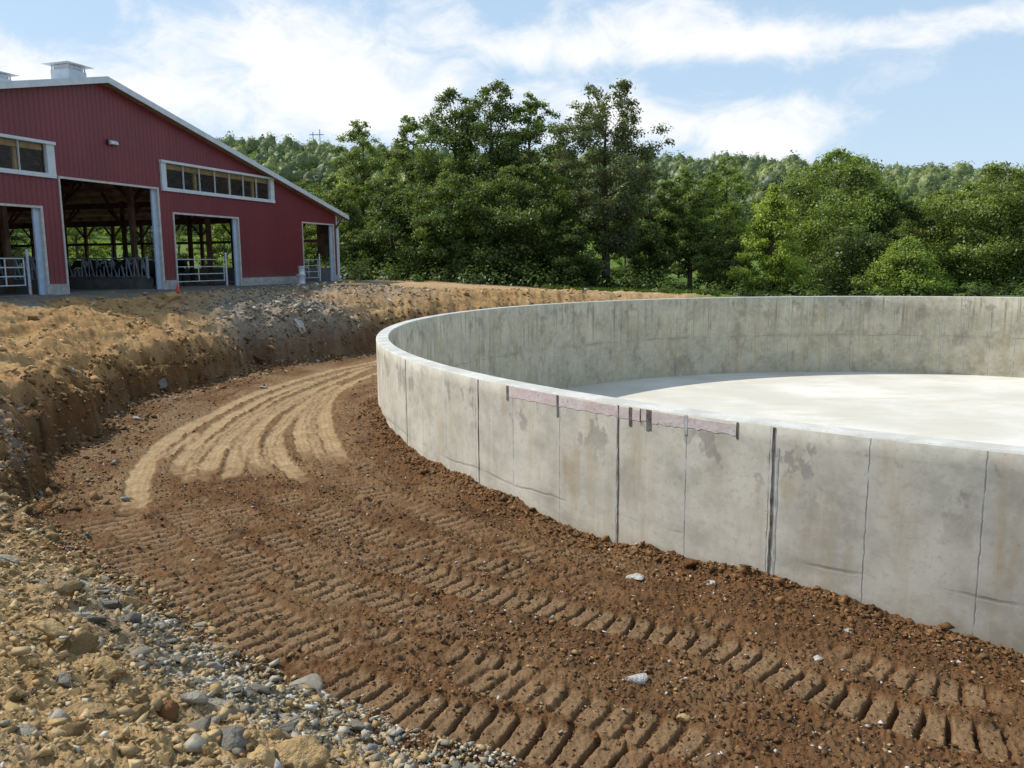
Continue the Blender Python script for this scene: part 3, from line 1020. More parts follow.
        MB().box(a + .01, b - .01, .16, 1.3, 1.6, 3.75).build('side_panel', M_WOOD, barn)
    # inner posts with beams and knee braces
    for u in (-4.9, -9.4, -14.75, -21.45, -26.8, -31.3):
        zt = top(u) - .35
        MB().box(u - .08, u + .08, .3, LEN, zt - .42, zt - .08).build('beam', M_WOOD, barn)
        w = 2.2
        while w < LEN:
            pm = MB().box(u - .10, u + .10, w - .10, w + .10, 0, zt)
            for sg in (-1, 1):
                pm.bar((u, w + sg * .08, zt - 1.5), (u, w + sg * 1.15, zt - .38), .09, .12)
                pm.bar((u + sg * .08, w, zt - 1.6), (u + sg * 1.5, w, top(u + sg * 1.5) - .3), .09, .12)
            pm.build('inner_post', M_WOOD, barn)
            w += 4.88
    # far end wall
    m = MB()
    for a, b in ((LEFT, RU - 2.5), (RU - 2.5, RU), (RU, RU + 2.5), (RU + 2.5, 0)):
        z0 = 4.4 if abs((a + b) / 2 - RU) < 2.5 else FH
        m.add([(a, LEN - .14, z0), (b, LEN - .14, z0), (b, LEN, z0), (a, LEN, z0), (a, LEN - .14, top(a) - .08), (b, LEN - .14, top(b) - .08), (b, LEN, top(b) - .08), (a, LEN, top(a) - .08)],
              [(3, 2, 1, 0), (4, 5, 6, 7), (0, 1, 5, 4), (1, 2, 6, 5), (2, 3, 7, 6), (3, 0, 4, 7)])
    m.build('end_wall', M_RED, barn)
    # concrete floor and apron, feed curbs
    MB().box(LEFT + .2, -.2, .16, LEN - .2, -.2, .02).build('barn_floor', M_SLAB, barn)
    for u in (-15.15, -21.05):
        MB().box(u - .10, u + .10, 1.0, 40, .021, .50).build('feed_curb', M_SLAB, barn)
    return barn


build_barn()


def bp(u, w, z=0.0):
    """barn coordinates to world"""
    p = BARN + BU * u + BW * w
    return Vector((p.x, p.y, BARN.z + z))


BROT = math.atan2(BU.y, BU.x)


def build_feed_fence(label, u, n, rise=.5):
    t = thing('feed_fence', label, 'feed fence', bp(u, 1.2, .5), BROT, 'feed fences along the drive lane')
    L = n * .44
    for z in (.06, .92): MB().tube([(0, 0, z), (0, L, z)],   .035, 6).build('rail', M_GALVD, t)
    proto = None; p2 = None
    for k in range(n):
        y = k * .44
        if proto is None:
            proto = MB().tube([(0, 0, .06), (0, .22, .92)], .040, 6).build('slanted_bar', M_GALVD, t)
            p2 = MB().tube([(0, .30, .06), (0, .26, .92)], .03, 6).build('upright_bar', M_GALVD, t)
        else:
            for q in (proto, p2):
                c = q.copy(); COL.objects.link(c); c.parent = t; c.location = (0, y, 0)
    MB().box(-.04, .04, -.09, -.01, -.5, 1.0).build('end_post', M_GALV, t)
    return t


build_feed_fence('row of slanted steel headlocks on the right of the tall central barn lane', -15.15, 40)
build_feed_fence('row of slanted steel headlocks deep behind the left barn doorway', -21.05, 40)


def build_gate(label, u0, u1, w, z0=.25, h=1.15, n=4, verts=1):
    t = thing('tube_gate', label, 'gate', bp(u0, w, 0), BROT, 'tube gates in the barn doorways')
    L = u1 - u0
    for k in range(n):
        z = z0 + h * k / (n - 1)
        MB().tube([(0.04, 0, z), (L - .04, 0, z)], .024, 6).build('gate_rail', M_GALV, t)
    for k in range(verts + 2):
        x = .04 + (L - .08) * k / (verts + 1)
        MB().tube([(x, .002, z0 - .02), (x, .002, z0 + h + .02)], .026, 6).build('gate_stile', M_GALV, t)
    MB().tube([(L + .14, 0, 0), (L + .14, 0, z0 + h + .35)], .055, 8).build('gate_post', M_GALV, t)
    return t


build_gate('galvanised four-rail gate with five stiles closing the leftmost visible doorway', -26.3, -22.25, .45, .38, 1.0, 4, 4)
build_gate('galvanised four-rail gate across the doorway right of the tall central one', -14.5, -10.55, .45, .30, 1.05)
build_gate('short galvanised gate set back in the doorway at the right barn corner', -3.6, -1.35, .55, .25, 1.1, 4, 1)


# ------------------------------------------------------------------ cows
def cow_mat(name, bias):
    m, N, b = new_mat(name, .8, 0, .2)
    tc = N.n('ShaderNodeTexCoord').outputs['Object']
    n1 = N.noise(tc, 1.9, 2, .4)
    N.l(N.mix(N.ramp(n1, bias, bias + .03), (.012, .011, .011), (.25, .24, .22)), b.inputs['Base Color'])
    return m


def skin_mesh(name, pts, edges, radii, root=0):
    me = bpy.data.meshes.new(name); me.from_pydata(pts, edges, [])
    o = bpy.data.objects.new(name, me); COL.objects.link(o)
    sk = o.modifiers.new('skin', 'SKIN')
    for v, r in zip(me.skin_vertices[0].data, radii):
        v.radius = r if isinstance(r, tuple) else (r, r)
    me.skin_vertices[0].data[root].use_root = True
    su = o.modifiers.new('sub', 'SUBSURF'); su.levels = 2; su.render_levels = 2
    dg = bpy.context.evaluated_depsgraph_get(); dg.update()
    new = bpy.data.meshes.new_from_object(o.evaluated_get(dg))
    bpy.data.objects.remove(o); bpy.data.meshes.remove(me)
    return new


def build_cow():
    P = []; E = []; Rd = []
    def v(x, y, z, r, link=None):
        P.append((x, y, z)); Rd.append(r)
        if link is not None: E.append((link, len(P) - 1))
        return len(P) - 1
    # faces -x; hips at +x
    ch = v(-.45, 0, 1.02, (.33, .36))
    md = v(.05, 0, .98, (.35, .37), ch)
    hp = v(.62, 0, 1.08, (.30, .28), md)
    rp = v(.88, 0, 1.14, (.16, .14), hp)
    tl = v(.98, 0, 1.05, .035, rp); v(1.02, 0, .45, .022, tl)
    sh = v(-.78, 0, 1.10, (.22, .28), ch)
    nk = v(-1.08, 0, 1.14, (.14, .19), sh)
    po = v(-1.32, 0, 1.22, (.13, .14), nk)
    fc = v(-1.55, 0, 1.06, (.10, .11), po)
    mz = v(-1.74, 0, .92, (.085, .085), fc)
    for s in (-1, 1):
        e = v(-1.33, s * .17, 1.28, .045, po); v(-1.31, s * .30, 1.26, .02, e)
        a = v(-.55, s * .19, .78, .12, ch); b = v(-.55, s * .19, .46, .065, a); c = v(-.56, s * .19, .12, .05, b); v(-.60, s * .19, .03, .06, c)
        a = v(.68, s * .20, .78, .15, hp); b = v(.60, s * .20, .60, .10, a); c = v(.76, s * .20, .44, .06, b); d = v(.72, s * .20, .12, .05, c); v(.68, s * .20, .03, .06, d)
    u = v(.42, 0, .62, .14, md)
    return skin_mesh('cow', P, E, Rd, md)


cow_me = build_cow()
MC = [cow_mat('holstein_hide', .56), cow_mat('mostly_black_hide', .60), cow_mat('mostly_white_hide', .53)]
for k, (u, w, m, lab) in enumerate((
        (-13.75, 5.3, 0, 'black and white cow with patched face feeding through the headlocks at centre lane'),
        (-13.7, 3.9, 2, 'mostly white cow standing behind the headlocks, right of the patched one'),
        (-13.7, 2.6, 1, 'black cow nearest the jamb behind the headlocks of the central lane'),
        (-13.7, 8.2, 1, 'dark cow deepest along the headlocks of the central lane'),
        (-11.9, 2.4, 1, 'dark cow standing behind the gate right of the central doorway'))):
    me = cow_me.copy(); me.materials.clear()
    o = link_mesh('cow', me, [MC[m]], None, True)
    o.location = bp(u, w, .02); o.rotation_euler = (0, 0, BROT + rad((0, 6, -5, 4, 60)[k]))
    tag(o, lab, 'cow')


# ------------------------------------------------------------------ small things by the barn
def gz_mean(x, y, r):
    a = np.arange(12) * math.pi / 6
    q = np.concatenate([ground(x + r * k * np.cos(a), y + r * k * np.sin(a)) for k in (.35, .8)])
    return float(np.percentile(q, 40))


def set_on_ground(px, py, depth=None):
    """point of the terrain seen at a pixel"""
    r = ray(px, py)
    lo = 3.0
    ts = np.arange(2.5, 70, .04)
    X = ts * r.x / r.y; Y = ts; Z = EYE.z + ts * r.z / r.y
    g = ground(X, Y, False, False)
    hit = np.where(Z <= g)[0]
    i = hit[0] if len(hit) else len(ts) - 1
    return Vector((X[i], Y[i], g[i]))


def build_buckets():
    p = bp(-5.6, -.9, 0)
    z = gz(p.x, p.y)
    plast = simple('white_plastic', (.80, .84, .88), .5, 0, .12, 4, .05)
    for k, (lab, s, dx) in enumerate((('white plastic tub standing at the barn foundation by the corner doorway', 1.25, 0),
                                      ('smaller white pail stacked on top of the white tub at the foundation', .95, .03))):
        b = thing('bucket', lab, 'bucket', (p.x + dx, p.y, z + (.58 * k) - .03), k * .8)
        b.scale = (s, s, s)
        MB().lathe([(.16, 0), (.165, .02), (.195, .40), (.215, .405), (.215, .44), (.19, .44), (.16, .05)], 18).build('body', plast, b, True)
        MB().lathe([(.202, .442), (.222, .442), (.222, .462), (.10, .470)], 18).build('lid', M_WHITE, b, True)
        MB().tube([(.215 * math.cos(t), .215 * math.sin(t) * .9 - .02, .36 - .16 * math.sin(t)) for t in [math.pi * i / 10 for i in range(11)]], .006, 5).build('handle', M_GALVD, b)


build_buckets()


def build_cone():
    p = set_on_ground(178, 293)
    c = thing('traffic_cone', 'small orange safety cone on the dirt before the barn doorways', 'cone', (p.x, p.y, gz(p.x, p.y) - .01))
    mo = simple('orange_plastic', (.50, .05, .03), .6, 0, .1, 4, 0)
    c.scale = (.56, .56, .56)
    MB().lathe([(.15, .03), (.13, .035), (.035, .62), (.03, .64), (.015, .64)], 18).build('body', mo, c, True)
    MB().box(-.19, .19, -.19, .19, 0, .032).build('base', mo, c, bevel=.01)


build_cone()


# ------------------------------------------------------------------ rocks
def hull_rock(seed, n=16, flat=.5, long=1.0, sub=0, jag=.25):
    r = random.Random(seed)
    bm = bmesh.new()
    for _ in range(n):
        v = Vector((r.gauss(0, 1), r.gauss(0, 1), r.gauss(0, 1))).normalized() * r.uniform(1 - jag, 1)
        bm.verts.new((v.x * long, v.y, v.z * flat))
    g = bmesh.ops.convex_hull(bm, input=bm.verts)
    bmesh.ops.delete(bm, geom=[e for e in g['geom_interior'] if isinstance(e, bmesh.types.BMVert)], context='VERTS')
    loose = [v for v in bm.verts if not v.link_faces]
    bmesh.ops.delete(bm, geom=loose, context='VERTS')
    bmesh.ops.triangulate(bm, faces=bm.faces)
    if sub:
        bmesh.ops.bevel(bm, geom=bm.edges[:], offset=.09, segments=1, affect='EDGES')
        bmesh.ops.triangulate(bm, faces=bm.faces)
        bmesh.ops.subdivide_edges(bm, edges=bm.edges[:], cuts=sub, use_grid_fill=True)
        bm.normal_update()
        V = np.array([v.co[:] for v in bm.verts])
        d = .05 * fbm(V[:, 0] * 2.4 + V[:, 2] * 1.7 + seed, V[:, 1] * 2.4 - V[:, 2] * 1.3, 4, seed) + .02 * fbm(V[:, 0] * 9, V[:, 1] * 9 + V[:, 2] * 7, 2, seed)
        for v, k in zip(bm.verts, d):
            v.co += v.normal * float(k)
    bmesh.ops.triangulate(bm, faces=bm.faces)
    V = np.array([v.co[:] for v in bm.verts]); bm.verts.index_update()
    Fx = np.array([[v.index for v in f.verts] for f in bm.faces])
    bm.free()
    return V, Fx


def lump_rock(seed, flat=.7, amp=.28):
    """crumbly earth lump with broken faces"""
    V, Fx = hull_rock(seed + 31, 12, flat * 1.05, 1.12, 3, .38)
    n = fbm(V[:, 0] * 2.3 + V[:, 2] * 1.9 + seed * 3.1, V[:, 1] * 2.3 - V[:, 2] * 2.1, 3, seed) + .45 * fbm(V[:, 0] * 7 + V[:, 2] * 5, V[:, 1] * 7 - V[:, 2] * 6, 3, seed + 5)
    return V * (1 + amp * .95 * n)[:, None], Fx


def rock_mat(name, a, b_, spot, sc_=6.0):
    m, N, b = new_mat(name, .9, 0, .15)
    tc = N.n('ShaderNodeTexCoord').outputs['Object']
    oi = N.n('ShaderNodeObjectInfo').outputs['Random']
    n1 = N.noise(tc, sc_ * .4, 5, .6); n2 = N.noise(tc, sc_ * 3, 5, .65)
    c = N.mix(N.ramp(n1, .3, .7), a, b_)
    c = N.mix(N.math('MULTIPLY', N.ramp(n2, .5, .7), .5), c, spot)
    vm = N.n('ShaderNodeVectorMath', operation='SCALE'); N.l(c, vm.inputs[0]); N.l(N.math('MULTIPLY_ADD', oi, .5, .75), vm.inputs['Scale'])
    N.l(vm.outputs[0], b.inputs['Base Color'])
    bump(N, b, n2, .7, .12)
    return m


M_SHALE = rock_mat('grey_shale', (.275, .248, .195), (.36, .325, .255), (.34, .26, .15))
M_SHALED = rock_mat('dark_shale', (.155, .145, .125), (.225, .21, .175), (.25, .19, .12))
M_TAN = rock_mat('tan_rock', (.33, .22, .10), (.43, .30, .15), (.24, .155, .07))
M_PALE = rock_mat('pale_stone', (.42, .40, .36), (.55, .53, .50), (.34, .29, .22))
M_BROWN = rock_mat('brown_clod', (.17, .082, .034), (.23, .115, .05), (.11, .058, .027), 9)
MATS = {'shale': M_SHALE, 'dark': M_SHALED, 'tan': M_TAN, 'pale': M_PALE, 'brown': M_BROWN}

ROCKS = [  # px, py, width px, flatness, kind, shape, label
    (637, 680, 23, .55, 'pale', 'h', 'white angular stone lying alone in the middle of the churned brown track'),
    (683, 718, 26, .45, 'tan', 'l', 'smooth tan stone in the brown dirt below the white one'),
    (78, 579, 40, .16, 'shale', 'h', 'flat grey slab lying upper left on the rubble slope'),
    (141, 581, 25, .32, 'shale', 'h', 'tilted grey slab at the top edge of the rubble beside the brown dirt'),
    (198, 622, 32, .22, 'shale', 'h', 'thin flat grey stone at the rubble edge beside the tread prints'),
    (224, 650, 26, .55, 'tan', 'l', 'rounded tan stone on the grey gravel of the rubble edge'),
    (239, 677, 38, .42, 'pale', 'h', 'pale wedge-shaped stone lying on the grey gravel strip'),
    (300, 758, 60, .75, 'tan', 'l', 'large crumbly tan boulder at the bottom edge of the rubble'),
    (266, 760, 40, .7, 'tan', 'l', 'tan lump leaning on the large crumbly boulder at the bottom edge'),
    (233, 735, 40, .65, 'dark', 'h', 'dark grey blocky rock left of the large tan boulder'),
    (220, 706, 32, .6, 'shale', 'h', 'grey blocky rock above the dark blocky one'),
    (163, 712, 38, .6, 'brown', 'h', 'brown angular rock with a dark hollow under it, mid slope'),
    (191, 700, 28, .6, 'shale', 'h', 'layered grey rock between the brown rock and the grey block'),
    (64, 681, 23, .8, 'dark', 'h', 'upright dark grey stone half buried in tan soil at left'),
    (95, 714, 50, .55, 'tan', 'l', 'broad tan earth lump on the lower left slope'),
    (20, 731, 32, .5, 'shale', 'h', 'grey stone at the lower left corner of the slope'),
    (102, 643, 30, .16, 'pale', 'h', 'flat pale slab in the middle of the rubble slope'),
    (45, 642, 44, .6, 'tan', 'l', 'tan lump of earth at the left of the rubble slope'),
    (100, 672, 36, .6, 'tan', 'l', 'yellow tan clod just above the broad earth lump'),
    (130, 601, 32, .7, 'tan', 'l', 'tan clod below the tilted grey slab'),
    (70, 600, 26, .6, 'tan', 'l', 'small tan clod under the flat upper slab'),
    (180, 688, 30, .65, 'tan', 'l', 'rounded tan clod beside the layered grey rock'),
    (198, 648, 24, .9, 'shale', 'h', 'upright grey stone beside the rounded tan one on the gravel'),
    (88, 537, 17, .7, 'dark', 'h', 'dark grey stone at the foot of the rubble near the far tread prints'),
    (338, 757, 30, .8, 'shale', 'h', 'grey pointed stone right of the large crumbly boulder'),
    (368, 748, 34, .3, 'dark', 'h', 'flat dark slab on the gravel at the bottom of the slope'),
    (5, 560, 26, .5, 'shale', 'h', 'grey stone at the left edge beneath the cut bank'),
    (160, 386, 15, 1.7, 'dark', 'h', 'dark slab leaning against the cut face of the bank'),
    (155, 396, 11, .6, 'tan', 'l', 'tan stone at the foot of the leaning slab'),
    (693, 566, 17, .95, 'brown', 'l', 'reddish brown dirt clod pressed against the tank wall'),
    (171, 297, 18, .5, 'tan', 'l', 'tan dirt lump beside the orange safety cone'),
    (299, 321, 20, .35, 'pale', 'h', 'pale flat slab on the grey pile before the barn'),
    (390, 299, 11, .4, 'pale', 'h', 'pale slab on the far dirt heap beyond the barn corner'),
    (262, 387, 9, .4, 'pale', 'h', 'small white stone at the trench edge under the grey pile'),
    (428, 697, 18, .5, 'shale', 'h', 'pale grey chip in the brown dirt near the bottom tread prints'),
    (548, 702, 12, .5, 'pale', 'h', 'small pale chip left of the white angular stone'),
    (708, 583, 12, .5, 'pale', 'h', 'whitish pebble just under the tank wall beside the dirt clod'),
    (817, 661, 9, .9, 'pale', 'h', 'small white pebble standing above the right tread print'),
    (849, 630, 17, .3, 'pale', 'h', 'flat pale chip in the dirt below the tank wall at right'),
    (638, 577, 19, .35, 'pale', 'h', 'flat whitish stone beneath the tank wall at the third seam'),
]
for k, (px, py, wpx, flat, kind, shp, lab) in enumerate(ROCKS):
    p = set_on_ground(px, py + wpx * .12)
    s = wpx * p.y / F / 2
    V, Fx = hull_rock(300 + k, 11, flat, 1.2, 2, .42) if shp == 'h' else lump_rock(400 + k, flat, .30)
    w = V[:, 0].max() - V[:, 0].min()
    V = V * (2 * s / w)
    me = np_mesh('rock', V, Fx, None, smooth=False, tri=True)
    o = link_mesh('rock' if kind != 'brown' or shp == 'h' else 'dirt_clod', me, [MATS[kind]])
    zmin = V[:, 2].min()
    o.location = (p.x, p.y, gz_mean(p.x, p.y, s) - zmin * .38)
    e = max(.12, s)
    gx0, gx1, gy0, gy1 = gz_mean(p.x - e, p.y, s), gz_mean(p.x + e, p.y, s), gz_mean(p.x, p.y - e, s), gz_mean(p.x, p.y + e, s)
    nrm = Vector(((gx0 - gx1) / (2 * e), (gy0 - gy1) / (2 * e), 1)).normalized()
    rr = random.Random(k)
    o.rotation_euler = (Vector((0, 0, 1)).rotation_difference(nrm).to_matrix() @ Matrix.Rotation(rr.uniform(-.5, .5), 3, 'Z')).to_euler()
    if lab.startswith('dark slab leaning'):
        o.rotation_euler = (rad(-35), rad(12), 0)
    tag(o, lab, 'rock' if o.name.startswith('rock') else 'clod')


# ---- medium rocks of the slope, each an object; copies share their mesh
def scatter_points(n, xr, yr, cond, rng):
    X = rng.uniform(*xr, n); Y = rng.uniform(*yr, n)
    phi = phi_of(X, Y); d = np.hypot(X - TC.x, Y - TC.y) - np.interp(phi, TP[:, 0], TP[:, 1])
    m = cond(X, Y, phi, d)
    return X[m], Y[m], phi[m], d[m]


protos = []
for k in range(8):
    V, Fx = hull_rock(700 + k, 10, (.35, .6, .8, .25, .5, .7, .4, .6)[k], 1.3, 1, .45)
    protos.append(('h', np_mesh('rock', V, Fx, None, False, True)))
for k in range(6):
    V, Fx = lump_rock(800 + k, (.6, .75, .5, .7, .8, .65)[k], .34)
    protos.append(('l', np_mesh('rock', V, Fx, None, False, True)))
for k, (sh, me) in enumerate(protos):
    me.materials.append((M_SHALE, M_SHALED, M_PALE, M_SHALE, M_SHALED, M_TAN, M_SHALE, M_SHALED)[k] if sh == 'h' else M_TAN)
X, Y, PH, Dd = scatter_points(3000, (-7.6, .8), (3.6, 13.5), lambda X, Y, p, d: (d > .05) & (d < 5.5) & (X > -.68 * Y) & (p > -158), RNG)
GZ = np.median([ground(X + .07 * math.cos(a), Y + .07 * math.sin(a)) for a in (0, 1.26, 2.51, 3.77, 5.03)], 0)
NM = 285
GL = {'tan': 'tan clod of broken earth lying loose in the near rubble slope', 'grey': 'grey shale fragment lying loose in the near rubble slope'}
for k in range(min(NM, len(X))):
    toe = Dd[k] < 1.2 and PH[k] > -143
    if toe: i = int(RNG.choice([0, 1, 3, 4, 6, 7, 2]))
    else: i = int(RNG.choice([0, 3, 5, 5, 5] + [8, 9, 10, 11, 12, 13] * 3))
    o = bpy.data.objects.new('rock', protos[i][1]); COL.objects.link(o)
    s = float(np.clip(RNG.lognormal(-2.65, .45), .035, .17))
    o.scale = (s, s * RNG.uniform(.75, 1.1), s)
    o.location = (X[k], Y[k], GZ[k] + s * .12)
    o.rotation_euler = (RNG.uniform(-.5, .5), RNG.uniform(-.5, .5), RNG.uniform(0, 6.28))
    tan = protos[i][0] == 'l' or i == 5
    tag(o, GL['tan' if tan else 'grey'], 'rock', 'loose tan clods on the near slope' if tan else 'loose grey fragments on the near slope')


# ---- uncountable gravel and crumbs
_low = [hull_rock(900 + k, 8, (.4, .6, .8, .25, .5, .7)[k % 6], (1.1, 1.5, 1.2, 1.4)[k % 4], 0, .5) for k in range(12)]


def gravel(name, X, Y, S, cols, label, sink=.25, tilt=.6):
    Z = ground(X, Y)
    Vs = []; Fs = []; Cs = []; b = 0
    which = np.arange(len(X)) % 12
    for j in range(12):
        i = np.where(which == j)[0]
        if not len(i): continue
        V, Fx = _low[j]
        n = len(i); a = RNG.uniform(0, 6.28, n); t1 = RNG.uniform(-tilt, tilt, n); t2 = RNG.uniform(-tilt, tilt, n)
        ca, sa, c1, s1, c2, s2 = np.cos(a), np.sin(a), np.cos(t1), np.sin(t1), np.cos(t2), np.sin(t2)
        o_, z_ = np.ones(n), np.zeros(n)
        A = np.array([[ca, -sa, z_], [sa, ca, z_], [z_, z_, o_]]).transpose(2, 0, 1)
        B = np.array([[o_, z_, z_], [z_, c1, -s1], [z_, s1, c1]]).transpose(2, 0, 1)
        D = np.array([[c2, z_, s2], [z_, o_, z_], [-s2, z_, c2]]).transpose(2, 0, 1)
        W = np.einsum('nij,vj->nvi', A @ B @ D, V) * S[i][:, None, None]
        W = W + np.stack([X[i], Y[i], Z[i] + S[i] * sink], 1)[:, None, :]
        Vs.append(W.reshape(-1, 3)); Fs.append((Fx[None] + (np.arange(n) * len(V))[:, None, None]).reshape(-1, 3) + b)
        b += n * len(V); Cs.append(np.repeat(cols[i], len(V), 0))
    me = np_mesh(name, np.concatenate(Vs), np.concatenate(Fs), np.concatenate(Cs), False, True)
    m = bpy.data.materials.get('stone_bits') or attr_mat('stone_bits', .9, 60, .35, .5, .01, .15)
    return tag(link_mesh(name, me, [m]), label, 'gravel', kind='stuff')


def pick(n, table, w):
    t = np.array(table); i = RNG.choice(len(table), n, p=np.array(w) / sum(w))
    return t[i] * RNG.uniform(.75, 1.25, (n, 1))


SHC = [(.29, .255, .195), (.37, .33, .255), (.20, .175, .135), (.38, .275, .145), (.31, .21, .098), (.47, .44, .39)]
# crumbs and fragments over the slope
X, Y, PH, Dd = scatter_points(60000, (-8.6, 2.2), (2.6, 15), lambda X, Y, p, d: (d > -.1) & (d < 6) & (X > -.72 * Y) & (p > -163), RNG)
k = min(len(X), 20000); X, Y, PH, Dd = X[:k], Y[:k], PH[:k], Dd[:k]
cl = pick(k, SHC, [.6, .6, .4, 6, 6, .15])
gravel('rubble_fragments', X, Y, np.clip(RNG.lognormal(-4.0, .6, k), .007, .085), cl, 'small tan and grey fragments covering the near rubble slope')
# grey gravel strip along the foot of the slope
X, Y, PH, Dd = scatter_points(90000, (-6, 1.8), (3.6, 10), lambda X, Y, p, d: (np.abs(d - .45 + .1 * np.sin(p * 2.1)) < .62 * np.clip((p + 145) / 12, .0, 1)) & (p > -145), RNG)
k = min(len(X), 14000); X, Y = X[:k], Y[:k]
gravel('shale_gravel', X, Y, np.clip(RNG.lognormal(-4.3, .62, k), .006, .075), pick(k, SHC, [5, 5, 1.2, 1.6, 1.0, .8]), 'grey shale gravel in a strip along the foot of the slope')
# crumbs of brown soil and pale pebbles over the trench
X, Y, PH, Dd = scatter_points(420000, (-10, 9), (4.2, 24), lambda X, Y, p, d: (d < .25) & (np.hypot(X - TC.x, Y - TC.y) > R_OUT + .03) & (np.abs(X) < .68 * Y), RNG)
keep = RNG.uniform(0, 1, len(X)) < np.clip(80.0 / (Y * Y), .16, 1)
X, Y, PH, Dd = X[keep], Y[keep], PH[keep], Dd[keep]
tmask = np.zeros(len(X))
for pl, w in TYRES_W:
    tmask = np.maximum(tmask, np.abs(polyline_sd(X, Y, pl)[0]) < w * .55)
for pl, w, pi_, de in TREADS_W:
    tmask = np.maximum(tmask, (np.abs(polyline_sd(X, Y, pl)[0]) < w * .5) * (RNG.uniform(0, 1, len(X)) < .65))
X, Y = X[tmask < .5], Y[tmask < .5]
k = min(len(X), 25000); X, Y = X[:k], Y[:k]
gravel('soil_crumbs', X, Y, np.clip(RNG.lognormal(-4.25, .5, k), .006, .05), pick(k, [(.135, .072, .033), (.18, .102, .048), (.095, .053, .026), (.27, .17, .08)], [4, 4, 3, 1]), 'brown soil crumbs strewn over the churned trench floor')
i = RNG.permutation(len(X))[:1500]
gravel('pale_pebbles', X[i] + .05, Y[i] + .05, np.clip(RNG.lognormal(-4.3, .45, len(i)), .006, .035), pick(len(i), [(.45, .42, .38), (.34, .31, .27), (.40, .30, .18)], [3, 3, 2]), 'pale pebbles sprinkled over the brown trench floor', .35)
# crumbs banked against the tank wall
n = 2600
a = np.radians(RNG.uniform(-172, -118, n)); r_ = R_OUT + .03 + np.abs(RNG.normal(0, .22, n))
gravel('wall_foot_clods', TC.x + r_ * np.cos(a), TC.y + r_ * np.sin(a), np.clip(RNG.lognormal(-3.7, .5, n), .01, .085), pick(n, [(.16, .082, .034), (.21, .108, .046), (.12, .064, .028)], [4, 3, 3]), 'brown clods heaped along the foot of the tank wall')
# stones of the grey heap and on the far bank
n = 2600
X = np.concatenate([RNG.normal(PILE.x, 1.6, n), RNG.normal(PILE2.x, 2.2, n // 2)]); Y = np.concatenate([RNG.normal(PILE.y, 1.5, n), RNG.normal(PILE2.y, 1.6, n // 2)])
m_ = (np.hypot(X - TC.x, Y - TC.y) - np.interp(phi_of(X, Y), TP[:, 0], TP[:, 1])) > .1
X, Y = X[m_], Y[m_]
gravel('heap_stones', X, Y, np.clip(RNG.lognormal(-3.05, .55, len(X)), .02, .22), pick(len(X), SHC, [5, 2.5, 5, .8, .8, .5]), 'grey broken stones of the spoil heap before the barn')
X, Y, PH, Dd = scatter_points(60000, (-16, 6), (11, 46), lambda X, Y, p, d: (d > .0) & (d < 5.0) & (p < -158) & (p > -250) & (np.exp(-(((X - PILE.x) / 2.6) ** 2 + ((Y - PILE.y) / 2.6) ** 2)) < RNG.uniform(.1, .9, len(X))), RNG)
k = min(len(X), 3600); X, Y = X[:k], Y[:k]
gravel('bank_clods', X, Y, np.clip(RNG.lognormal(-3.25, .6, k), .015, .2), pick(k, [(.34, .215, .095), (.40, .28, .14), (.22, .125, .05), (.27, .245, .195)], [5, 3, 2, .9]), 'tan earth clods scattered over the far cut bank')
X, Y, PH, Dd = scatter_points(60000, (-11, 2), (10, 40), lambda X, Y, p, d: (d > -1.3) & (d < .15) & (p < -152), RNG)
k = min(len(X), 1800); X, Y = X[:k], Y[:k]
gravel('bank_foot_clods', X, Y, np.clip(RNG.lognormal(-3.2, .5, k), .015, .14), pick(k, [(.20, .12, .055), (.28, .19, .10), (.14, .085, .04), (.26, .25, .24)], [4, 2, 3, 1.2]), 'crumbled clods fallen at the foot of the cut bank')


X, Y, PH, Dd = scatter_points(90000, (-12, 0), (10, 42), lambda X, Y, p, d: (d > -.35) & (d < .75) & (p < -152) & (p > -225), RNG)
k = min(len(X), 4200); X, Y = X[:k], Y[:k]
gravel('cut_face_clods', X, Y, np.clip(RNG.lognormal(-3.3, .6, k), .012, .16), pick(k, [(.16, .085, .033), (.24, .15, .065), (.10, .056, .024), (.26, .235, .19)], [4, 3, 3, .5]), 'crumbling clods stuck in the cut face of the bank', .1, 1.2)


# ------------------------------------------------------------------ trees
def leaves(P, Nrm, S, base, var, rng, shade=None, asp=.62):
    """rhombic leaf faces at points P with normals Nrm and sizes S"""
    n = len(P)
    Nn = Nrm / np.maximum(1e-6, np.linalg.norm(Nrm, axis=1, keepdims=True))
    r = rng.normal(size=(n, 3))
    T = np.cross(Nn, r); T /= np.maximum(1e-6, np.linalg.norm(T, axis=1, keepdims=True))
    B = np.cross(Nn, T)
    S = S[:, None]
    bend = Nn * S * rng.uniform(-.25, .1, (n, 1))
    V = np.stack([P - T * S * .5, P + B * S * .5 * asp + bend, P + T * S * .5, P - B * S * .5 * asp + bend], 1).reshape(-1, 3)
    Q = np.arange(n * 4).reshape(n, 4)
    c = np.array(base)[None] * (1 + var * rng.normal(size=(n, 1)))
    c = c * np.array([1, 1, 1])[None] + np.array([.03, .018, -.004])[None] * np.abs(rng.normal(size=(n, 1))) * .5
    if shade is not None: c = c * shade[:, None]
    c = np.clip(c, .006, .5)
    return V, Q, np.repeat(c, 4, 0)


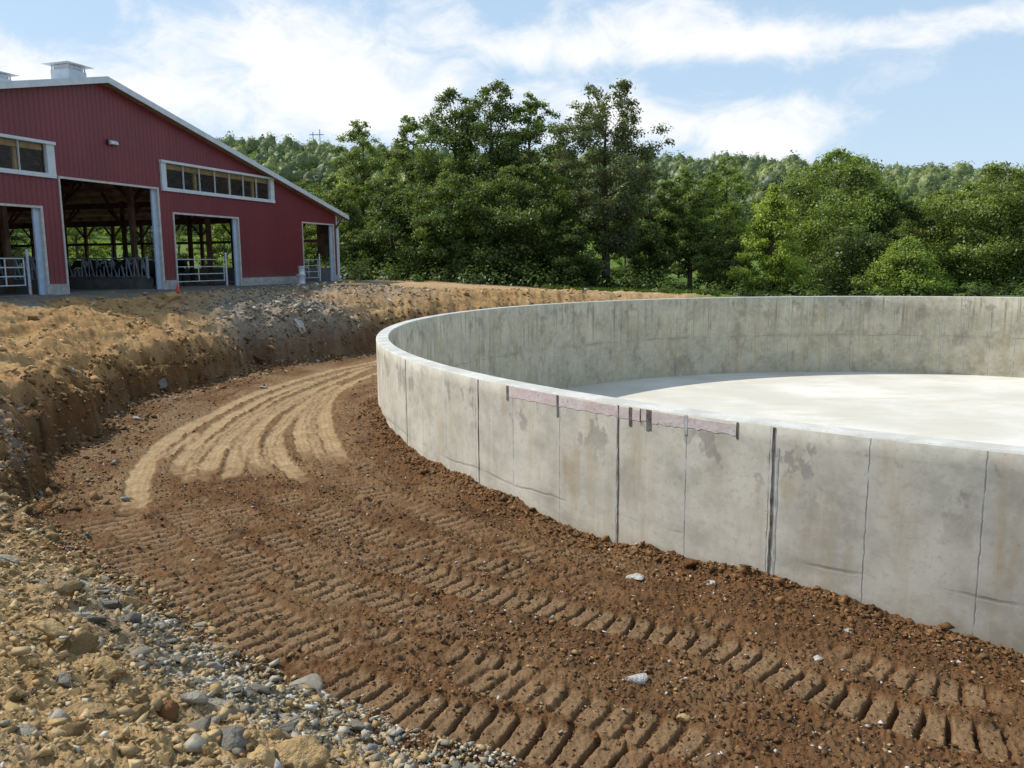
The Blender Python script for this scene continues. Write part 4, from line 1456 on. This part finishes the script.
def crown_data(rng, H, Wd, base_frac, style, nclump, nleaf, lsize, base, var=.22, nk=(.8, .6), spread=.33):
    """leaf clumps on limbs through the crown's volume"""
    cen = []
    tries = 0
    while len(cen) < nclump and tries < 20000:
        tries += 1
        t = rng.uniform(0, 1)
        if style == 'tall':     prof = min(1, t * 4 + .45) * max(0.0, 1 - t ** 2.6) ** .62
        elif style == 'cone':   prof = (1 - t) ** .8 * min(1, t * 7 + .3)
        elif style == 'round':  prof = np.sin(math.pi * (t * .88 + .10)) ** .6
        elif style == 'airy':   prof = (.45 + .75 * t) * np.sin(math.pi * min(1, t * .86 + .12)) ** .55
        else:                   prof = np.sqrt(max(0, 1 - t * t)) 
        z = H * (base_frac + (1 - base_frac) * t)
        a = rng.uniform(0, 2 * math.pi)
        lob = 1 + .42 * math.sin(3 * a + H) * math.sin(5 * t * 2 + a + Wd)
        rr = Wd / 2 * prof * lob * rng.uniform(.15, 1) ** .5
        cen.append((rr * math.cos(a), rr * math.sin(a), z))
    cen = np.array(cen)
    cr = Wd * rng.uniform(.055, .125, len(cen)) * (1.0 if style != 'airy' else .85)
    hgt = np.clip((cen[:, 2] / H - .7) / .3, 0, 1)
    cr *= 1 - .55 * hgt
    per = np.maximum(6, (nleaf * cr ** 2 / (cr ** 2).sum()).astype(int))
    ids = np.repeat(np.arange(len(cen)), per)
    n = len(ids)
    dirs = rng.normal(size=(n, 3)); dirs /= np.linalg.norm(dirs, axis=1, keepdims=True)
    rad_ = cr[ids] * np.clip(np.abs(rng.normal(.78, spread, n)), .05, 1.75)
    P = cen[ids] + dirs * rad_[:, None] * np.array([1.15, 1.15, .72])
    Nrm = dirs * nk[0] + np.array([0, 0, .55]) + rng.normal(size=(n, 3)) * nk[1]
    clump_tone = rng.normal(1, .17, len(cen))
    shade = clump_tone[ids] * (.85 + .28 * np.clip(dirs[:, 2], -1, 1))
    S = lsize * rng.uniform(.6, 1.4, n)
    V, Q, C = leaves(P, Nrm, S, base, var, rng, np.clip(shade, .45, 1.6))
    return V, Q, C, cen


def trunk_mb(rng, H, cen, tr, base_frac, lean=.0, nlimb=22):
    m = MB()
    top = H * .86
    pts = []; rads_ = []
    ph = rng.uniform(0, 6.28)
    for i in range(8):
        t = i / 7
        pts.append((math.sin(ph + t * 3) * .02 * H * t + lean * t * t * H, math.cos(ph + t * 2.3) * .02 * H * t, -.5 + (top + .5) * t)); rads_.append(tr * (1 - t) ** .8 + .025)
    m.tube(pts, rads_, 8)
    order = rng.permutation(len(cen))[:nlimb]
    for k in order:
        c = cen[k]
        z0 = max(H * base_frac * .5 + .3, c[2] - np.hypot(c[0], c[1]) * rng.uniform(.5, 1.0))
        z0 = min(z0, top * .95)
        t = (z0 + .5) / (top + .5); i = min(6, int(t * 7)); f_ = t * 7 - i
        a = np.array(pts[i]) * (1 - f_) + np.array(pts[i + 1]) * f_
        r0 = max(.02, (tr * (1 - t) ** .8 + .02) * .5)
        mid = a * .45 + c * .55 + np.array([0, 0, -.05 * np.linalg.norm(c - a)])
        m.tube([a, mid, c], [r0, r0 * .6, .012], 5)
    return m


M_BARK = simple('bark', (.065, .052, .040), .95, 0, .4, 3, .5)
M_LEAF = leaf_mat('leaves', .42)
M_LEAF_FAR = leaf_mat('hill_leaves', .2, (1.0, 1.0, 1.0))


def make_tree(name, label, px, top_py, wpx, Y, style, base, nleaf, seed, lsize=.26, base_frac=.16, group=None, tr=None, nclump=80, z0=None, lean=0.0):
    rng = np.random.default_rng(seed)
    b = at_depth(px, 290, Y)
    z = gz(b.x, b.y) if z0 is None else z0
    tp = at_depth(px, top_py, Y)
    H = tp.z - z
    Wd = wpx * Y / F
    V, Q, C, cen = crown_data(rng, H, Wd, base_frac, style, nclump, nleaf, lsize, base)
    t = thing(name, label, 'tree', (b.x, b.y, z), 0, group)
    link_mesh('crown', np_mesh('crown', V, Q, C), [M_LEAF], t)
    trunk_mb(rng, H, cen, tr or .022 * H, base_frac, lean).build('trunk', M_BARK, t, True)
    return t


DKG = (.112, .168, .042); MDG = (.150, .212, .048); LTG = (.22, .31, .055); OLV = (.178, .235, .058); GRY = (.165, .205, .092); YLG = (.34, .46, .070)
TREES = [
    ('deciduous_tree', 'pale green loose-crowned tree rising just right of the barn roof end', 366, 119, 66, 74, 'tall', OLV, 9000, .28, .10),
    ('deciduous_tree', 'olive young tree between the barn corner and the dark grove', 338, 176, 62, 66, 'round', OLV, 7000, .26, .06),
    ('deciduous_tree', 'slender tree with a spiky top at the left shoulder of the grove', 414, 115, 70, 68, 'tall', MDG, 8500, .27, .08),
    ('deciduous_tree', 'dark leafy tree under the left half of the grove', 394, 178, 70, 60, 'round', DKG, 9000, .25, .05),
    ('deciduous_tree', 'tall dark tree left of the highest one in the grove', 455, 90, 86, 64, 'tall', DKG, 12000, .26, .07),
    ('deciduous_tree', 'highest dark tree with two ragged peaks in the middle of the grove', 496, 80, 96, 63, 'tall', DKG, 14000, .26, .07),
    ('deciduous_tree', 'tall tree with a notched top right of the highest one', 532, 94, 78, 64, 'tall', MDG, 11000, .26, .08),
    ('deciduous_tree', 'deep green round tree filling the front of the grove', 452, 175, 88, 58, 'round', DKG, 12000, .25, .03),
    ('deciduous_tree', 'broad dark tree at the front foot of the grove below the highest peak', 520, 165, 96, 58, 'round', DKG, 13000, .25, .03),
    ('deciduous_tree', 'dark tree in the notch between the grove and the airy grey-green one', 562, 138, 62, 65, 'tall', DKG, 9000, .26, .06),
    ('deciduous_tree', 'large airy grey-green tree with open branches at the right end of the grove', 606, 84, 110, 57, 'airy', GRY, 11500, .25, .20),
    ('deciduous_tree', 'dark low tree at the right foot of the airy grey-green one', 650, 172, 60, 62, 'round', DKG, 7000, .25, .08),
    ('deciduous_tree', 'thin dark tree with visible stems right of the airy one', 690, 168, 66, 62, 'airy', DKG, 7000, .24, .18),
    ('deciduous_tree', 'light-topped tree between the thin dark one and the bright green one', 722, 158, 64, 78, 'round', MDG, 8000, .28, .08),
    ('deciduous_tree', 'bright yellow-green pointed tree standing before the dark trees at right', 769, 184, 72, 52, 'cone', YLG, 10000, .22, .02),
    ('deciduous_tree', 'big dark dome-topped tree behind the tank right of the bright green one', 832, 152, 112, 62, 'round', MDG, 15000, .26, .05),
    ('deciduous_tree', 'dark tree leaning on the right side of the big dome-topped one', 884, 192, 68, 60, 'round', DKG, 9000, .25, .03),
    ('deciduous_tree', 'low bushy bright tree over the tank rim in a dip of the row', 905, 238, 86, 50, 'cone', LTG, 7500, .20, .0),
    ('deciduous_tree', 'olive tree with feathery top left of the rightmost dark one', 938, 192, 76, 64, 'round', OLV, 9500, .26, .05),
    ('deciduous_tree', 'broad olive dark tree at the right end of the row', 992, 164, 108, 58, 'round', OLV, 15000, .25, .04),
    ('deciduous_tree', 'light green tree peeping up behind the barn roof slope', 285, 182, 72, 100, 'round', LTG, 7000, .34, .05),
    ('deciduous_tree', 'mid green tree behind the barn eave', 312, 180, 60, 92, 'tall', MDG, 6500, .32, .05),
    ('deciduous_tree', 'green round tree higher up behind the barn roof slope', 262, 172, 66, 118, 'round', MDG, 6000, .38, .05),
    ('deciduous_tree', 'small dark tree at the base of the gap under the airy one', 572, 220, 60, 56, 'round', DKG, 6500, .23, .0),
    ('deciduous_tree', 'short leafy tree at the rim behind the thin dark one', 722, 226, 60, 55, 'round', MDG, 6000, .22, .0),
    ('deciduous_tree', 'short dark leafy tree at the rim under the big dome-topped one', 850, 228, 84, 54, 'round', DKG, 7500, .22, .0),
    ('deciduous_tree', 'dark green tree just beyond the right frame edge', 1062, 180, 120, 58, 'round', MDG, 9000, .26, .04),
    ('deciduous_tree', 'dark green tree further beyond the right frame edge', 1140, 170, 130, 60, 'round', DKG, 9000, .28, .04),
]
for k, (nm, lab, px, tpy, wpx, Yd, sty, base, nl, ls, bf) in enumerate(TREES):
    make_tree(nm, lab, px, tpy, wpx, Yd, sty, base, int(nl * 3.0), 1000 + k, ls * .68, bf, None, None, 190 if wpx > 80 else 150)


# trees seen through the barn's open side and the wood behind the row: copies of a few kinds
def tree_kind(seed, H, Wd, style, base, nleaf, ls, bf=.08, trunk=True):
    rng = np.random.default_rng(seed)
    V, Q, C, cen = crown_data(rng, H, Wd, bf, style, 55, nleaf, ls, base)
    cm = np_mesh('crown', V, Q, C)
    tb = trunk_mb(rng, H, cen, .022 * H, bf)
    tm = bpy.data.meshes.new('trunk'); tm.from_pydata(tb.v, [], tb.f)
    return cm, tm


def plant_copy(kind, name, label, x, y, s, rz, group, mat, trunk=True):
    cm, tm = kind
    t = thing(name, label, 'tree', (x, y, gz(x, y) - .1), rz, group)
    t.scale = (s, s, s * RNG.uniform(.9, 1.12))
    for nm, me in (('crown', cm), ('trunk', tm)) if trunk else (('crown', cm),):
        if not me.materials: me.materials.append(mat if nm == 'crown' else M_BARK)
        o = bpy.data.objects.new(nm, me); COL.objects.link(o); o.parent = t
    return t


mid_kinds = [tree_kind(51, 11, 8, 'round', MDG, 5200, .36), tree_kind(52, 13, 8, 'tall', LTG, 5200, .36), tree_kind(53, 10, 8.5, 'round', (.062, .10, .026), 5200, .36), tree_kind(54, 12, 7, 'airy', OLV, 4200, .36)]
for k, px in enumerate(range(575, 1180, 27)):
    Yd = 84 + (k * 37 % 30)
    p = at_depth(px + RNG.uniform(-8, 8), 270, Yd)
    plant_copy(mid_kinds[k % 4], 'deciduous_tree', 'mid-green tree in the second row behind the tank-side trees', p.x, p.y, RNG.uniform(.5, .72), RNG.uniform(0, 6.28), 'second row of trees behind the tank', M_LEAF)
for k, px in enumerate(range(-150, 345, 33)):
    Yd = 88 + (k * 29 % 28)
    p = at_depth(px, 270, Yd)
    plant_copy(mid_kinds[(k + 1) % 4], 'deciduous_tree', 'leafy tree behind the barn seen through its open side', p.x, p.y, RNG.uniform(.5, .72), RNG.uniform(0, 6.28), 'trees behind the barn', M_LEAF)

for k in range(9):
    q = bp(7 + (k * 5 % 8), 4 + k * 5.0)
    plant_copy(mid_kinds[(0, 2, 1)[k % 3]], 'deciduous_tree', 'low bushy tree close outside the open side of the barn', q.x, q.y, RNG.uniform(.45, .58), RNG.uniform(0, 6.28), 'bushy trees outside the open barn side', M_LEAF)

# wooded hillside: nearest trees one by one, the rest as one wood
HB = [(.150, .220, .065), (.190, .260, .070), (.120, .185, .062), (.165, .205, .075), (.090, .145, .058)]
far_kinds = []
for k in range(6):
    far_kinds.append(tree_kind(80 + k, (10, 11, 9, 12, 10, 9)[k], (8, 8.5, 8, 7, 9, 8)[k], ('round', 'round', 'tall', 'round', 'round', 'tall')[k], HB[k % 5], 2600, .46, .05))
pts = []
gx = 6.4
az = np.arange(-33, 40.0, 1.0)
rngh = np.random.default_rng(5)
r = 225.0
while r < 705:
    step = (7.0 + (r - 225) * .006) / r
    a = rad(-34) + rngh.uniform(0, step)
    while a < rad(40):
        rr_ = r + rngh.uniform(-3, 3); aa = a + rngh.uniform(-.3, .3) * step
        pts.append((rr_ * math.sin(aa), rr_ * math.cos(aa)))
        a += step
    r += 7.0 + (r - 225) * .012
pts.sort(key=lambda p: math.hypot(*p))
pts = [p for p in pts if not (-30 < p[0] - 0 < -10 and 0)]
NIND = 250
gzs = ground(np.array([p[0] for p in pts]), np.array([p[1] for p in pts]), False, False)
for k, (x, y) in enumerate(pts[:NIND]):
    t = plant_copy(far_kinds[int(rngh.integers(6))], 'hillside_tree', 'round green tree on the lower wooded hillside', x, y, rngh.uniform(.7, 1.05), rngh.uniform(0, 6.28), 'trees on the lower hillside', M_LEAF_FAR, trunk=(k < 120))
Vs = []; Qs = []; Cs = []; b = 0
low = []
bm = bmesh.new(); bmesh.ops.create_icosphere(bm, subdivisions=3, radius=1)
ICO = np.array([v.co[:] for v in bm.verts]); bm.verts.index_update()
ICF = np.array([[v.index for v in f.verts] for f in bm.faces]); bm.free()
for k in range(8):
    rng = np.random.default_rng(180 + k)
    H_, W_ = (10, 11, 9, 12, 10, 9, 13, 8)[k], (8, 9, 8.5, 7, 9.5, 8, 9, 9)[k]
    n_ = fbm(ICO[:, 0] * 1.6 + ICO[:, 2] * 1.1 + 9 * k, ICO[:, 1] * 1.6 - ICO[:, 2] * 1.3, 4, 300 + k, .7)
    V1 = ICO * (1 + .6 * n_)[:, None] * np.array([W_ / 2.75, W_ / 2.75, H_ / 2.9]) + np.array([0, 0, H_ * .48])
    C1 = np.array(HB[k % 5])[None] * (.62 + .4 * n_ + .10 * rng.normal(size=len(V1)))[:, None]
    V2, Q2, C2, _c = crown_data(rng, H_ * 1.02, W_ * 1.05, .08, ('round', 'round', 'tall', 'round', 'round', 'cone', 'tall', 'round')[k], 42, 330, .62, HB[k % 5], .18, (.9, .5), .28)
    T2 = np.concatenate([Q2[:, :3], Q2[:, [0, 2, 3]]])
    low.append((np.concatenate([V1, V2]), np.concatenate([ICF, T2 + len(V1)]), np.clip(np.concatenate([C1, C2]), .01, .6)))
for (x, y), z in list(zip(pts, gzs))[NIND:]:
    i = int(rngh.integers(8)); V, Q, C = low[i]
    s = rngh.uniform(.5, 1.0) * (1.35 if rngh.uniform() < .12 else 1); a = rngh.uniform(0, 6.28); ca, sa = math.cos(a), math.sin(a)
    W = np.stack([(V[:, 0] * ca - V[:, 1] * sa) * s + x, (V[:, 0] * sa + V[:, 1] * ca) * s + y, V[:, 2] * s * rngh.uniform(.85, 1.15) + z], 1)
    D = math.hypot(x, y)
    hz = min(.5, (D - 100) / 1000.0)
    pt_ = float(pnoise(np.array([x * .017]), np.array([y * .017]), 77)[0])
    cc = C * rngh.uniform(.72, 1.3) * (1 + .45 * pt_) * np.array([1.12 + .4 * max(0, pt_), 1.04, .85]) * (1 - hz) + np.array([.175, .225, .135]) * hz  # aerial haze mixed into the crown colours, stronger with distance
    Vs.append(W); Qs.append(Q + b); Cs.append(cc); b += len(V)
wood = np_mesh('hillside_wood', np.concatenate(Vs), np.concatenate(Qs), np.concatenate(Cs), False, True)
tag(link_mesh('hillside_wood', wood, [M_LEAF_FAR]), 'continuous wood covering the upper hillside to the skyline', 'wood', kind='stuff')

# brush under the trees
rng = np.random.default_rng(33)
n = 250
px = np.where(rng.uniform(0, 1, n) < .55, rng.uniform(335, 660, n), rng.uniform(640, 1130, n)); Yd = np.where(px < 660, rng.uniform(53, 64, n), rng.uniform(47, 62, n))
cx_ = (px - 512) / F * Yd
cz = ground(cx_, Yd)
cr = np.where(px < 660, rng.uniform(.5, 1.3, n), rng.uniform(.3, .75, n))
per = 150
ids = np.repeat(np.arange(n), per)
dr = rng.normal(size=(len(ids), 3)); dr /= np.linalg.norm(dr, axis=1, keepdims=True); dr[:, 2] = np.abs(dr[:, 2])
P = np.stack([cx_, Yd, cz - .1], 1)[ids] + dr * (cr[ids] * rng.uniform(.4, 1.2, len(ids)))[:, None] * np.array([1.2, 1.2, 1.5])
V, Q, C = leaves(P, dr + np.array([0, 0, .5]), .22 * rng.uniform(.6, 1.4, len(ids)), (.058, .098, .026), .25, rng, rng.normal(1, .2, n).clip(.5, 1.6)[ids])
tag(link_mesh('undergrowth', np_mesh('undergrowth', V, Q, C), [M_LEAF]), 'tangled green brush at the feet of the tree row', 'brush', kind='stuff')
# grass fringe at the edge of the dirt
n = 15000
gx_ = rng.uniform(2, 16, n); gy_ = rng.uniform(43.5, 60, n)
ok = (np.hypot(gx_ - TC.x, gy_ - TC.y) > 22.0) & (gy_ + .25 * gx_ + 2 * fbm(gx_ * .7, gy_ * .7, 2, 101) > 52)
gx_, gy_ = gx_[ok], gy_[ok]
P = np.stack([gx_, gy_, ground(gx_, gy_) + .12], 1)
V, Q, C = leaves(P, rng.normal(size=(len(P), 3)) * np.array([1, 1, .2]), .34 * rng.uniform(.6, 1.4, len(P)), (.075, .125, .022), .25, rng, None, .25)
tag(link_mesh('grass', np_mesh('grass', V, Q, C), [M_LEAF]), 'rough green grass between the dirt and the trees', 'grass', kind='stuff')

# fallen board by the barn corner, power line poles on the hill
p = set_on_ground(352, 285.5)
fb = MB().box(-.75, .75, -.09, .09, 0, .05).box(-.5, .62, -.14, -.1, .0, .09).build('plank', M_WOODL)
fb.location = (p.x, p.y, gz(p.x, p.y) + .01); fb.rotation_euler = (0, 0, .15)
tag(fb, 'short plank lying on the pale dirt beyond the barn corner', 'plank')

p = at_depth(317, 150, 640)
zt = at_depth(317, 131, 640).z
zg = float(ground(np.array([p.x]), np.array([p.y]), False, False)[0])
pt = thing('power_pole', 'twin-post power line pole with crossarms on the hill skyline', 'power pole', (p.x, p.y, zg))
for s in (-1, 1):
    MB().tube([(s * 2.6, 0, -1), (s * 2.6, 0, zt - zg + (1.2 if s > 0 else -.8))], [.34, .26], 8).build('pole', M_BARK, pt)
MB().box(-5.5, 5.5, -.2, -.0, zt - zg - 3.0, zt - zg - 2.5).build('crossarm', M_BARK, pt)

# ------------------------------------------------------------------ daylight
SUN_AZ = Vector((-.94, .34)).normalized(); SUN_EL = rad(47)
sd = Vector((SUN_AZ.x * math.cos(SUN_EL), SUN_AZ.y * math.cos(SUN_EL), math.sin(SUN_EL)))
sl = bpy.data.lights.new('sun', 'SUN'); sl.energy = 5.0; sl.angle = rad(.53); sl.color = (1, .95, .87)
so = bpy.data.objects.new('sun', sl); COL.objects.link(so)
so.rotation_euler = sd.to_track_quat('Z', 'Y').to_euler(); so.location = (-30, 10, 40)

w = bpy.data.worlds.new('World'); sc.world = w; w.use_nodes = True
N = NT(w.node_tree); bg = w.node_tree.nodes['Background']
sky = N.n('ShaderNodeTexSky', sky_type='NISHITA'); sky.sun_disc = False
sky.sun_elevation = SUN_EL; sky.sun_rotation = math.atan2(SUN_AZ.x, SUN_AZ.y)
sky.air_density = 1.0; sky.dust_density = 1.2; sky.ozone_density = 1.5; sky.altitude = 300
STR = .11
tc = N.n('ShaderNodeTexCoord').outputs['Generated']
sx = N.n('ShaderNodeSeparateXYZ'); N.l(tc, sx.inputs[0])
azn = N.math('ARCTAN2', sx.outputs[0], sx.outputs[1]); eln = N.math('ARCSINE', sx.outputs[2])
cv = N.n('ShaderNodeCombineXYZ'); N.l(azn, cv.inputs[0]); N.l(N.math('MULTIPLY', eln, 1.75), cv.inputs[1])
big = N.noise(cv.outputs[0], 3.2, 7, .58, .35)
det = N.noise(cv.outputs[0], 11.0, 7, .62, .6)
field = N.math('ADD', N.math('MULTIPLY', big, .62), N.math('MULTIPLY', det, .50))


def cloud_bank(px, py, wx, wy, amt):
    """a bank of cloud centred in a direction of the sky"""
    d = ray(px, py).normalized()
    a0 = math.atan2(d.x, d.y); e0 = math.asin(d.z)
    u = N.math('DIVIDE', N.math('SUBTRACT', azn, a0), wx / F); v = N.math('DIVIDE', N.math('SUBTRACT', eln, e0), wy / F)
    q = N.math('ADD', N.math('MULTIPLY', u, u), N.math('MULTIPLY', v, v))
    return N.math('MULTIPLY', N.math('EXPONENT', N.math('MULTIPLY', q, -1.0)), amt)


tot = field
for cb in ((240, 40, 170, 50, .24), (370, 110, 130, 32, .22), (840, 35, 210, 20, .27), (580, 40, 130, 28, .12), (760, 125, 110, 30, .24), (590, 105, 60, 40, .14), (20, 80, 70, 30, .18), (690, 10, 80, 15, .14),
           (50, 20, 80, 32, -.16), (970, 120, 110, 40, -.16), (930, 75, 60, 14, .10), (600, 72, 110, 14, -.12), (960, 0, 90, 10, -.12), (520, 20, 40, 30, -.08)):
    tot = N.math('ADD', tot, cloud_bank(*cb))
mask = N.ramp(tot, .55, .80)
haze = N.ramp(eln, .30, .0)
skyc = N.mix(.66, sky.outputs[0], (.62 / STR, .84 / STR, 1.08 / STR))
skyc = N.mix(N.math('MULTIPLY', haze, .35), skyc, (.76 / STR, .89 / STR, 1.0 / STR))
cl = N.mix(N.math('MULTIPLY', mask, .92), skyc, (1.06 / STR, 1.06 / STR, 1.06 / STR))
N.l(cl, bg.inputs[0]); bg.inputs[1].default_value = STR

sc.view_settings.view_transform = 'Standard'; sc.view_settings.look = 'None'
sc.view_settings.exposure = 0; sc.view_settings.gamma = 1
sc.render.engine = 'CYCLES'
sc.cycles.max_bounces = 6; sc.cycles.diffuse_bounces = 3; sc.cycles.transparent_max_bounces = 8
sc.cycles.use_denoising = True
